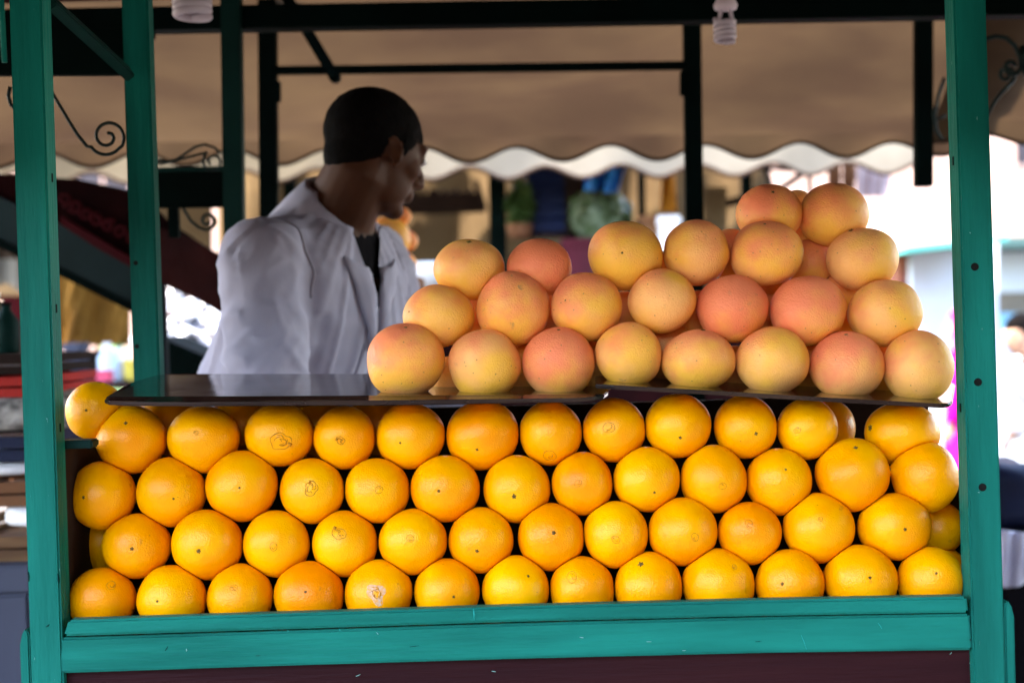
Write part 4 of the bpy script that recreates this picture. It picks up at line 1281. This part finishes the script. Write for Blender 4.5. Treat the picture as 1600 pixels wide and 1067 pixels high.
for (x_, y_) in ((P(60, 400, 3.35).x, 3.35), (P(70, 400, 4.40).x, 4.40), (xc0 + .05, 3.35), (xc0 + .05, 4.40)):
    MB().box((x_ - .02, y_ - .02, 0), (x_ + .02, y_ + .02, 2.448)).obj('shade_roof_post', m_dark, stl)
slab('dark_backing', [(-260, 470), (93, 470), (93, 700), (-260, 700)], 6.2, .04, m_dark, stl)
def shelf_thing(name, label, x0, x1, y, Y, depth, mat, legs=True):
    t = thing(name, P((x0 + x1) / 2, y, Y), label, 'table')
    p, q = P(x0, y, Y), P(x1, y, Y)
    z = (p.z + q.z) / 2
    MB().box((p.x, Y, z - 0.03), (q.x, Y + depth, z)).obj('table_top', mat, t, bevel=0.004)
    for lx_ in (p.x + .03, q.x - .03):
        for ly in (Y + .03, Y + depth - .03):
            MB().box((lx_ - .02, ly - .02, 0), (lx_ + .02, ly + .02, z - 0.031)).obj('leg', mat, t)
    return z
zt = shelf_thing('display_table', 'dark table with bottles and boxes between the two left green posts', 60, 330, 596, 4.0, 0.5, m_dark)
def bottle(name, label, px, z, Y, h, r, mat, cap, cat='bottle', group=None):
    c = P(px, 560, Y); c = Vector((c.x, Y, z))
    t = thing(name, c, label, cat, group)
    MB().tube([c, c + Vector((0, 0, h * .05)), c + Vector((0, 0, h * .62)), c + Vector((0, 0, h * .78)), c + Vector((0, 0, h * .86)), c + Vector((0, 0, h * .93))],
              [r * .9, r, r, r * .55, r * .35, r * .35], n=18).obj('bottle_body', mat, t)
    MB().tube([c + Vector((0, 0, h * .93)), c + Vector((0, 0, h))], r * .4, n=14).obj('cap', cap, t)
def box_thing(name, label, px0, px1, y0, y1, Y, depth, mat, cat, lid=None, z0=None):
    p, q = P(px0, y1, Y), P(px1, y0, Y)
    zb = p.z if z0 is None else z0
    c = Vector(((p.x + q.x) / 2, Y + depth / 2, zb))
    t = thing(name, c, label, cat)
    h = q.z - zb
    MB().box((p.x, Y, zb), (q.x, Y + depth, zb + h * .8)).obj('body', mat, t, bevel=0.006)
    MB().box((p.x - .006, Y - .006, zb + h * .8), (q.x + .006, Y + depth + .006, zb + h)).obj('lid', lid or mat, t, bevel=0.006)
    return zb + h
bottle('bottle', 'pale blue bottle standing on the dark table, left one', 168, zt, 4.1, .16, .04, m_bottle, m_white, group='bottles on the dark table')
bottle('bottle', 'white bottle on the dark table beside the pale blue one', 186, zt, 4.15, .15, .035, m_white, m_green, group='bottles on the dark table')
box_thing('packet', 'yellow packet on the dark table next to the rear green post', 193, 206, 562, 594, 4.1, .08, m_yel, 'packet', z0=zt)
box_thing('packet', 'pink packet lying low on the dark table', 150, 172, 578, 594, 4.02, .08, m_pink_c, 'packet', z0=zt)
box_thing('box', 'grey box on the dark table beside the left green post', 100, 122, 536, 594, 4.1, .15, m_bluegrey, 'box', z0=zt)
box_thing('box', 'black box on the dark table between the packets and grey box', 124, 146, 548, 594, 4.25, .15, m_dark, 'box', z0=zt)
# far sunlit parasols and table showing as bright patches
def parasol(label, px, Y, z, r, mat):
    c = P(px, 500, Y); c = Vector((c.x, Y, 0))
    t = thing('parasol', c, label, 'parasol', 'white parasols out on the plaza')
    n = 8; vs = [(c.x, c.y, z + .35)]
    fs = []
    for i in range(n * 3):
        a = 2 * math.pi * i / (n * 3)
        k = 1.0 if i % 3 == 0 else .955
        vs.append((c.x + r * k * math.cos(a), c.y + r * k * math.sin(a), z + (0 if i % 3 == 0 else .03)))
    for i in range(n * 3): fs.append((0, 1 + i, 1 + (i + 1) % (n * 3)))
    MB().add(vs, fs).obj('parasol_cover', mat, t, smooth=False, thick=0.01)
    MB().tube([c, c + Vector((0, 0, z + .4))], 0.025, n=10).obj('pole', m_wood, t)
    MB().tube([c, c + Vector((0, 0, .08))], 0.25, n=18).obj('foot', m_bluegrey, t)
parasol('white parasol glaring in the sun beside the left green post', 118, 13.0, 1.42, .45, m_white)
parasol('white parasol glaring in the sun left of the rear green post', 152, 14.0, 1.36, .45, m_white)
box_thing('box', 'pale green box far out beyond the dark table', 160, 178, 505, 570, 12.0, .3, M('pale_green', (0.35, 0.5, 0.2), rough=.7), 'box', z0=0.0)
# crumpled white plastic sheet over a rack, behind the vendor
rows = []
for i in range(26):
    v = i / 25; row = []
    for j in range(36):
        u = j / 35
        x = 244 + 110 * u; y = 442 + 46 * u + 112 * v
        d = 0.10 * noise.noise((u * 9 + v * 3, v * 9, 1.5)) + 0.06 * noise.noise((u * 20, v * 22 + u * 9, 4))
        row.append(P(x, y, 3.0 - 0.5 * v + d))
    rows.append(row)
m_sheet = M('white_plastic_sheet', (0.72, 0.73, 0.76), (0.10, 0.07, 0.07), rough=0.35, nscale=26, stretch=(1.0, 1.0, 2.2), ramp=(.50, .60))
sh_ = thing('plastic_sheet', rows[13][18], 'crumpled white patterned plastic sheet slung left of the vendor', 'plastic sheet')
MB().grid(rows).obj('sheet', m_sheet, sh_)
hz = rows[0][0]
MB().bar(rows[0][0] + Vector((0, .1, 0)), (rows[0][0].x, rows[0][0].y + .1, 0), .03, .03).obj('rack_pole', m_black_green, sh_)
MB().bar(rows[0][-1] + Vector((0, .1, 0)), (rows[0][-1].x, rows[0][-1].y + .1, 0), .03, .03).obj('rack_pole', m_black_green, sh_)
dk = thing('cart_box', P(285, 575, 2.0), 'dark green box beside the vendor, behind the glass shelf', 'box')
p0, p1 = P(246, 532, 2.0), P(352, 640, 2.0)
MB().prism([P(246, 526, 2.0), P(330, 560, 2.0), P(352, 590, 2.0), Vector((p1.x, 2.0, 0.0)), Vector((p0.x, 2.0, 0.0))],
           [q + Vector((0, .3, 0)) for q in (P(246, 526, 2.0), P(330, 560, 2.0), P(352, 590, 2.0), Vector((p1.x, 2.0, 0.0)), Vector((p0.x, 2.0, 0.0)))]).obj('body', m_black_green, dk, smooth=False)

# left edge: blue grey cart with crates and sacks stacked on it
zc = P(20, 884, 0.75).z
xl0, xl1 = P(-160, 900, .75).x, P(44, 900, .75).x
lc = thing('side_cart', Vector(((xl0 + xl1) / 2, 1.0, 0)), 'plain blue grey cart at the lower left edge, loaded with crates', 'cart')
MB().box((xl0, .75, .12), (xl1, 1.35, zc - .05)).obj('body', m_bluegrey, lc, bevel=0.006)
MB().box((xl0 - .006, .744, zc - .047), (xl1 + .006, 1.356, zc)).obj('counter', m_bluegrey, lc, bevel=0.004)
for x in (xl0 + .1, xl1 - .1):
    MB().tube([(x, .73, .12), (x, .77, .12)], .12, n=24, ref=(0, 0, 1)).obj('wheel', m_hole, lc)
def crate(label, x0, x1, z0, z1, Y, depth, mat):
    p, q = P(x0, 800, Y).x, P(x1, 800, Y).x
    t = thing('crate', Vector(((p + q) / 2, Y + depth / 2, z0)), label, 'crate')
    n = max(2, int((z1 - z0) / .035)); h = (z1 - z0) / n
    for i in range(n):
        za, zb = z0 + i * h, z0 + (i + .8) * h
        MB().box((p, Y, za), (q, Y + .01, zb)).obj('slat', mat, t, bevel=.001)
        MB().box((p, Y + depth - .01, za), (q, Y + depth, zb)).obj('slat', mat, t, bevel=.001)
        MB().box((p, Y + .0105, za), (p + .01, Y + depth - .0105, zb)).obj('slat', mat, t, bevel=.001)
        MB().box((q - .01, Y + .0105, za), (q, Y + depth - .0105, zb)).obj('slat', mat, t, bevel=.001)
    MB().box((p + .011, Y + .011, z0 + .002), (q - .011, Y + depth - .011, z0 + .012)).obj('base_board', mat, t)
    return z1
def sack(label, px, z0, Y, w, h, d, mat):
    c = Vector((P(px, 800, Y).x, Y + d / 2, z0 + h / 2))
    vs, fs = [], []
    nu, nv = 28, 16
    for i in range(nv + 1):
        th = math.pi * i / nv
        for k in range(nu):
            ph = 2 * math.pi * k / nu
            e = 0.6
            f = lambda q: math.copysign(abs(q) ** e, q)
            v = Vector((w/2 * f(math.sin(th)) * f(math.cos(ph)), d/2 * f(math.sin(th)) * f(math.sin(ph)), h/2 * f(math.cos(th))))
            v *= 1 + .16 * noise.noise((v.x * 14 + px, v.y * 14, v.z * 20))
            vs.append(c + v)
    for i in range(nv):
        for k in range(nu):
            k2 = (k + 1) % nu
            fs.append((i*nu+k, (i+1)*nu+k, (i+1)*nu+k2, i*nu+k2))
    o = MB().add(vs, fs).obj('sack', mat, None, loc=c)
    tag(o, label, 'sack')
    return z0 + h * .92
zz = crate('wooden slat crate standing on the blue grey cart, bottom of its stack', -120, 52, zc, zc + .05, .80, .4, m_wood)
z2 = sack('crumpled white paper sack on the wooden crate at the left edge', 34, zz, .82, .10, .05, .3, m_white)
z2 = crate('brown crate above the white sack at the left edge', -120, 56, z2, z2 + .05, .84, .4, m_brown)
z2 = sack('pale flattened sack lying on the brown crate', 12, z2, .86, .16, .035, .3, m_white)
z2 = crate('navy blue crate in the middle of the left stack', -120, 58, z2, z2 + .05, .86, .4, m_navy)
z2 = sack('mottled white sack under the red crate', 10, z2, .86, .26, .075, .34, M('mottled_sack', (0.5, 0.47, 0.42), (0.12, 0.11, 0.10), rough=.9, nscale=40))
z2 = crate('red crate near the top of the left stack', -120, 60, z2, z2 + .042, .88, .4, m_red)
z2 = crate('dark crate on top of the red crate at the left edge', -120, 60, z2, z2 + .04, .90, .38, m_dark)
bottle('jar', 'dark jar on the topmost crate at the left edge', 12, z2, 1.0, .10, .025, m_green_dk, m_hole, 'jar')
bottle('jar', 'pale jar on the topmost crate, touching the picture edge', -6, z2, 1.02, .12, .028, m_beige, m_white, 'jar')
# round pale lantern at the very left edge
c = P(-6, 490, 2.6)
ln = thing('lantern', c, 'round pale lantern cut by the left picture edge', 'lantern')
MB().ball(c, (.034, .034, .042)).obj('shade', M('lantern_paper', (0.55, .42, .30), rough=.8), ln)
MB().tube([c + Vector((0, 0, .04)), Vector((c.x, c.y, 2.0))], .003, n=6).obj('cord', m_hole, ln)

# ------------------------------------------------------------------ stall opposite, seen between vendor and grapefruits
op = thing('market_stall', P(860, 600, 5.6), 'stall opposite with dark posts, beige tarp walls and a dark shelf', 'market stall')
def spost(name, px, wpx, y0, Y, mat, y1=None):
    a = P(px, y0, Y); b = P(px + 1, 600, Y)
    b = Vector((b.x, Y, 0)) if y1 is None else P(px, y1, Y)
    MB().bar(a, b, wpx * sc(Y), .06).obj(name, mat, op, bevel=.003)
spost('stall_post', 776, 27, 240, 5.05, m_black_green)
spost('stall_post', 1001, 11, 225, 5.1, m_black_green)
spost('stall_post', 1165, 16, 225, 5.05, m_black_green)
spost('stall_post', 452, 20, 240, 5.05, m_black_green)
def tarp(name, x0, x1, y0, y1, Y, mat, wav=.03, f=.05):
    rows = [[P(x, y, Y + wav * math.sin(x * f + y * .01) + wav * .5 * noise.noise((x * .02, y * .02, Y))) for x in np.linspace(x0, x1, 40)] for y in np.linspace(y0, y1, 12)]
    MB().grid(rows).obj(name, mat, op)
tarp('tarp_wall', 340, 1200, 235, 700, 6.6, m_beige)
tarp('side_tarp', 1100, 1136, 292, 620, 5.2, m_beige, .02)
slab('shelf_board', [(600, 306), (754, 301), (757, 326), (604, 331)], 6.0, .3, m_dark, op)
for i in range(13):     # goods crowding that shelf
    x = 622 + i * 10.2 + random.uniform(-2, 2)
    p = P(x, 306, 6.05); r = random.uniform(.012, .018)
    MB().tube([p - Vector((0, 0, .01)), p + Vector((0, 0, random.uniform(.02, .05)))], r, n=8).obj('shelf_good', m_dark, op)
slab('shelf_bracket', [(737, 282), (747, 282), (762, 326), (750, 326)], 5.95, .04, m_dark, op)
slab('counter_front', [(560, 505), (1210, 492), (1210, 900), (560, 915)], 5.0, .04, m_blackred, op)
slab('counter_top', [(560, 497), (1210, 484), (1210, 491), (560, 504)], 4.96, .9, m_dark, op)

def on_counter(px, Y, y=490):
    return P(px, y, Y)
# fruit display on a stand close behind the vendor
st = thing('display_stand', P(630, 560, 1.62), 'dark green stand holding fruit just behind the vendor', 'stand')
slab('stand_body', [(606, 462), (652, 460), (654, 900), (608, 902)], 1.52, .3, m_black_green, st)
slab('stand_band', [(604, 432), (650, 430), (653, 459), (606, 461)], 1.51, .32, M('brown_band', (0.16, 0.06, 0.015), (0.10, 0.035, 0.01), rough=.8, nscale=20), st)
for (x, y, r, colr, lab) in ((606, 372, 36, (0.0, .3, 0), 'large yellow green grapefruit on the dark green stand behind the vendor'),
                             (628, 416, 24, (.5, .3, 0), 'dull orange grapefruit low on the dark green stand'),
                             (628, 338, 15, (.6, .3, 0), 'small reddish grapefruit topmost on the dark green stand'),
                             (636, 376, 17, (.8, .3, 0), 'dim reddish grapefruit at the right edge of the dark green stand')):
    Fruit('grapefruit', x, y, r, r * .95, 1.64 + (.03 if r < 20 else 0), None, colr, lab, 'grapefruits on the stand behind the vendor', hidden=True).build()
# blue crate, film wrapped greens, red box, hanging goods
bx = thing('storage_bin', P(850, 370, 5.0), 'tall blue plastic bin on the stall counter opposite', 'bin')
p, q = P(826, 364, 5.0), P(882, 268, 5.0)
MB().box((p.x, 5.0, p.z), (q.x, 5.3, q.z)).obj('bin_body', m_blue, bx, bevel=.01)
for k in range(4):
    z = p.z + (q.z - p.z) * (.2 + .2 * k)
    MB().box((p.x - .004, 4.992, z), (q.x + .004, 4.999, z + .012)).obj('rib', m_blue, bx)
MB().box((p.x - .01, 4.99, q.z + .001), (q.x + .01, 5.31, q.z + .03)).obj('lid', m_blue, bx, bevel=.006)
c = P(854, 364, 5.0)
MB().box((p.x - .02, 4.98, p.z - .06), (q.x + .02, 5.32, p.z - .002)).obj('bin_foot', m_dark, bx)
pb = thing('potted_plant', P(810, 360, 4.95), 'dim bushy green plant standing left of the tall blue bin', 'plant')
def leafball(c, rx, ry, rz, n, s_, mat, parent, name='foliage'):
    mb = MB()
    for _ in range(n):
        d = Vector(rng.normal(0, 1, 3)); d.normalize(); d *= rng.uniform(.45, 1) 
        o = Vector(c) + Vector((d.x * rx, d.y * ry, d.z * rz))
        a = Vector(rng.normal(0, 1, 3)).normalized(); b_ = a.cross(Vector(rng.normal(0, 1, 3))).normalized()
        mb.add([o - a * s_, o + b_ * s_ * .45, o + a * s_, o - b_ * s_ * .45], [(0, 1, 2, 3)])
    return mb.obj(name, mat, parent, smooth=False)
leafball(P(812, 322, 4.95), .07, .07, .12, 260, .035, m_leaf, pb)
MB().tube([P(812, 372, 4.95), P(812, 350, 4.95)], [.05, .065], n=16).obj('pot', m_brown, pb)
gb = thing('vegetable_bag', P(945, 350, 4.95), 'large clear film bag stuffed with green herbs behind the grapefruits', 'bag')
cb = P(938, 336, 4.95)
vs, fs = [], []
nu, nv = 40, 22
for i in range(nv + 1):
    th = math.pi * i / nv
    for k in range(nu):
        ph = 2 * math.pi * k / nu
        v = Vector((math.sin(th) * math.cos(ph), math.sin(th) * math.sin(ph), math.cos(th)))
        v *= 1 + .16 * noise.noise(v * 2.2) + .06 * noise.noise(v * 6)
        vs.append(cb + Vector((v.x * .15, v.y * .13, v.z * .14)))
for i in range(nv):
    for k in range(nu):
        k2 = (k + 1) % nu
        fs.append((i*nu+k, (i+1)*nu+k, (i+1)*nu+k2, i*nu+k2))
MB().add(vs, fs).obj('film', m_film, gb)
leafball(cb + Vector((0, -.01, 0)), .15, .14, .14, 420, .03, m_leaf, gb, 'herbs')
um = thing('umbrella', P(950, 280, 4.4), 'folded bright blue umbrella cloth hanging under the cream awning', 'umbrella')
rows = []
for i in range(9):
    v = i / 8
    rows.append([P(980 - 66 * u - 16 * v * (1 - u), 250 + 18 * u + (52 - 22 * u) * v, 4.7 + .05 * math.sin(u * 14) + .02 * v) for u in np.linspace(0, 1, 22)])
MB().grid(rows).obj('cloth', m_cyan, um, thick=.004)
MB().tube([P(985, 246, 4.72), P(928, 306, 4.70)], .008, n=8).obj('umbrella_rod', m_hole, um)
box_thing('box', 'dark red box low on the opposite counter behind the grapefruits', 880, 925, 372, 440, 4.85, .25, M('dark_red_box', (.09, .012, .02), (.06, .01, .015), rough=.7), 'box')
box_thing('box', 'pale tan box under the tall blue bin', 812, 886, 372, 420, 4.97, .3, m_beige, 'box')
box_thing('box', 'brown cardboard box between the herb bag and the white box', 1002, 1030, 336, 400, 4.8, .2, m_brown, 'box')
box_thing('box', 'white box on the opposite counter right of the brown cardboard box', 1031, 1062, 336, 420, 4.75, .2, m_white, 'box')
box_thing('box', 'tall dark brown box between the blue bin and the herb bag', 884, 926, 266, 372, 5.0, .3, m_dark, 'box')
hc = thing('hanging_cloth', P(1045, 298, 4.9), 'ochre orange cloth strip hanging under the cream awning', 'cloth')
MB().grid([[P(x, y, 4.9 + .02 * math.sin(x * .5 + y * .03)) for x in np.linspace(1035 - (y - 262) * .03, 1054 + (y - 262) * .03, 10)] for y in np.linspace(255, 332, 9)]).obj('cloth', M('ochre_cloth', (0.42, 0.16, 0.015), (.3, .11, .01), rough=.9, nscale=12), hc, thick=.004)
bw = thing('bowl', P(672, 420, 4.4), 'gleaming white enamel bowl beside the fruit stand', 'bowl')
cc = P(676, 452, 4.4)
prof = [(.03, 0), (.075, .02), (.11, .07), (.118, .115), (.112, .115), (.10, .07), (.06, .03), (.0, .022)]
vs, fs = [], []
for (r, z) in prof:
    for k in range(28):
        a = 2 * math.pi * k / 28; vs.append(cc + Vector((r * math.cos(a), r * math.sin(a), z)))
for i in range(len(prof) - 1):
    for k in range(28): fs.append((i*28+k, i*28+(k+1) % 28, (i+1)*28+(k+1) % 28, (i+1)*28+k))
MB().add(vs, fs).obj('bowl_body', m_white, bw)
MB().tube([cc + Vector((0, 0, -.005)), cc + Vector((0, 0, .003))], .035, n=20).obj('foot_ring', m_white, bw)
sb = thing('display_table', P(672, 470, 4.4), 'small table carrying the white enamel bowl', 'table')
MB().box((cc.x - .2, 4.2, cc.z - .035), (cc.x + .2, 4.62, cc.z - .006)).obj('table_top', m_beige, sb, bevel=.004)
for dx in (-.17, .17):
    for yy in (4.24, 4.58):
        MB().box((cc.x + dx - .015, yy - .015, 0), (cc.x + dx + .015, yy + .015, cc.z - .036)).obj('leg', m_dark, sb)

# dark awning arms and hanging bundles right of centre
ar = thing('folding_awning', P(1240, 300, 5.4), 'dark folding awning arms and rail seen under the cream awning at right', 'awning')
for a, b, w in (((1120, 322), (1215, 298), 13), ((1215, 298), (1290, 248), 10), ((1180, 262), (1285, 268), 7), ((1195, 250), (1212, 330), 8), ((1262, 250), (1268, 320), 6)):
    MB().bar(P(*a, 5.4), P(*b, 5.35 + .04 * w / 10), w * sc(5.4), .03).obj('awning_arm', m_dark, ar)
MB().bar(P(1120, 322, 5.42), (P(1120, 322, 5.42).x, 5.42, 0), .05, .05).obj('frame_post', m_dark, ar)
for px, y1, lab in ((1303, 322, 'brown bundle hanging under the awning, left of two'), (1326, 306, 'brown bundle hanging under the awning, right of two')):
    t = thing('hanging_bundle', P(px, 280, 5.2), lab, 'bundle', 'bundles hanging under the awning')
    for k in range(3):
        x = px - 6 + 6 * k
        MB().tube([P(x, 246, 5.2), P(x + 1, 275, 5.18), P(x - 1, y1 - 6 * (k % 2), 5.2)], [3.5 * sc(5.2), 5 * sc(5.2), 2.5 * sc(5.2)], n=8).obj('strand', m_brown, t)
vl = thing('sheer_curtain', P(1365, 275, 5.6), 'thin mauve grey curtain hung at the right end of the cream awning', 'curtain')
MB().grid([[P(x, y, 5.6 + .03 * math.sin(x * .35)) for x in np.linspace(1338, 1402 - (y - 240) * .25, 26)] for y in np.linspace(238, 308, 8)]).obj('cloth', M('mauve_sheer', (.5, .42, .42), (.36, .28, .28), rough=.9, nscale=10, trans=.4), vl)

# ------------------------------------------------------------------ sunlit plaza at the right: kiosk, table, rosy buildings
m_plaster = M('rosy_plaster', (0.40, 0.26, 0.20), (0.46, 0.31, 0.25), rough=0.95, nscale=.8, bump=.3, bscale=6, bdist=.02)
m_shade = M('window_dark', (0.03, 0.025, 0.03), rough=.3)
def building(label, px0, px1, Y, h, depth, wins, mat):
    x0, x1 = P(px0, 500, Y).x, P(px1, 500, Y).x
    t = thing('building', Vector(((x0 + x1) / 2, Y, 0)), label, 'building')
    MB().box((x0, Y, 0), (x1, Y + depth, h)).obj('wall', mat, t, smooth=False)
    n = max(2, int((x1 - x0) / .9))
    for i in range(n):      # stepped parapet
        xa_ = x0 + (x1 - x0) * (i + .2) / n
        MB().box((xa_, Y + .02, h), (xa_ + (x1 - x0) / n * .6, Y + .4, h + .45)).obj('merlon', mat, t, smooth=False)
    MB().box((x0 - .08, Y - .12, h - .9), (x1 + .08, Y - .003, h - .7)).obj('cornice', mat, t, bevel=.02)
    for (wx, wz, ww, wh) in wins:
        f = MB().box((wx - .08, Y - .05, wz - .08), (wx + ww + .08, Y - .003, wz + wh + .08)).obj('window', mat, t, bevel=.01)
        MB().box((wx, Y - .065, wz), (wx + ww, Y - .0505, wz + wh)).obj('pane', m_shade, f, smooth=False)
        MB().box((wx + ww / 2 - .03, Y - .08, wz), (wx + ww / 2 + .03, Y - .0655, wz + wh)).obj('mullion', mat, f, smooth=False)
    return t
YB = 24.0
wx = P(1586, 258, YB)
building('pale rosy plastered building across the sunlit square at right', 1180, 2300, YB, 13, 9,
         [(wx.x, wx.z, 1.2, 1.9), (wx.x + 3.6, wx.z, 1.2, 1.9), (wx.x - 10.2, wx.z + 3.2, 1.2, 1.9), (wx.x + 3.6, wx.z + 4.5, 1.2, 1.9), (wx.x, wx.z + 4.5, 1.2, 1.9)], m_plaster)
building('long low rosy building far behind the left stalls', -900, 1150, 34.0, 10, 8,
         [(-16 + 5.2 * i, 4.2, 1.3, 2.0) for i in range(6)], m_plaster)
bb = thing('building', (0, -8.0, 0), 'unseen walls with doors added behind the camera to block low sky light', 'building')  # added out of view: low left and tall right walls steer the sky light
MB().box((0.7, -12.0, 0), (26, -7.4, 7.2)).obj('tall_blocker', M('blocker_ochre_plaster', (.16, .10, .07), (.2, .13, .09), rough=.95, nscale=.7), bb, smooth=False)
MB().box((-26, -12.0, 0), (0.69, -7.5, 2.6)).obj('wall', M('blocker_plaster', (.20, .12, .09), (.26, .16, .12), rough=.95, nscale=.7), bb, smooth=False)  # low left wall, added out of view to block sky light
for i in range(12):
    x = -22 + 4 * i
    MB().box((x, -7.49 if x < 0 else -7.39, .02), (x + 2.2, -7.44 if x < 0 else -7.34, 2.3)).obj('blocker_door', m_shade, bb, smooth=False)
# rooftop silhouette of a nearer stall, stepped against the glare
ks = thing('kiosk', P(1470, 480, 9.0), 'white sheeted kiosk with a thin teal roof edge, right of the grapefruits', 'kiosk')
m_sheetw = M('white_sheeting', (0.56, 0.62, 0.64), (0.48, 0.55, 0.58), rough=.7, nscale=2)
m_tealt = M('faded_teal', (0.05, 0.32, 0.28), rough=.6)
slab('sheet_wall', [(1424, 396), (1560, 378), (1560, 900), (1424, 900)], 9.0, .6, m_sheetw, ks)
slab('roof_edge', [(1416, 386), (1575, 368), (1575, 376), (1416, 394)], 8.1, 1.5, m_tealt, ks)
slab('side_panel', [(1404, 402), (1414, 392), (1423, 396), (1423, 470), (1408, 466)], 9.1, .5, M('rust_board', (.34, .13, .07), (.20, .07, .05), rough=.9, nscale=6), ks)
k2 = thing('kiosk', P(1580, 480, 10.5), 'white kiosk with dark roof edge and pale blue stripe at the right picture edge', 'kiosk')
slab('roof_edge', [(1552, 371), (1740, 365), (1740, 382), (1552, 386)], 9.5, 1.7, M('grey_teal_edge', (.05, .10, .09), rough=.7), k2)
slab('sheet_wall', [(1558, 389), (1718, 385), (1718, 455), (1558, 457)], 10.5, .5, m_sheetw, k2)
slab('cream_band', [(1558, 457), (1718, 455), (1718, 487), (1558, 489)], 10.48, .5, m_cream, k2)
slab('blue_band', [(1558, 489), (1718, 487), (1718, 528), (1558, 527)], 10.46, .5, M('pale_blue_band', (.09, .30, .45), (.18, .40, .54), rough=.7, nscale=2), k2)
slab('lower_wall', [(1558, 527), (1718, 528), (1718, 800), (1558, 800)], 10.5, .5, m_sheetw, k2)
# draped table close by at the lower right
zt2 = P(1590, 836, 1.5).z
xa2, xb2 = P(1552, 900, 1.5).x, P(1800, 900, 1.5).x
dt = thing('draped_table', Vector(((xa2 + xb2) / 2, 1.7, 0)), 'black table with a lavender white cloth hanging over its corner at lower right', 'table')
MB().box((xa2 + .02, 1.5, .02), (xb2, 2.1, zt2 - .02)).obj('table_body', m_black, dt, bevel=.01)
rows = []
for i in range(14):
    v = i / 13; row = []
    for j in range(20):
        u = j / 19
        row.append(P(1556 + 60 * u + 5 * v, 826 + (92 - 10 * u) * v * (1 - 0.55 * max(0, u - .5)) + 8 * u, 1.48 - .02 * v + .012 * math.sin(u * 16 + v * 3)))
    rows.append(row)
MB().grid(rows).obj('table_cloth', M('lavender_cloth', (.62, .60, .68), (.5, .47, .58), rough=.95, nscale=9), dt, thick=.003)
jb = sack('dark navy bag slumped on the black draped table', 1592, zt2 - .02, 1.60, .17, .17, .24, m_navy)
# wooden floor for the row of stalls behind
dkf = MB().box((-4.2, 1.30, .004), (3.2, 9.0, .03)).obj('ground_mat', M('trodden_mat', (.05, .04, .033), (.075, .06, .05), rough=.95, nscale=5), None, smooth=False)
tag(dkf, kind='structure')
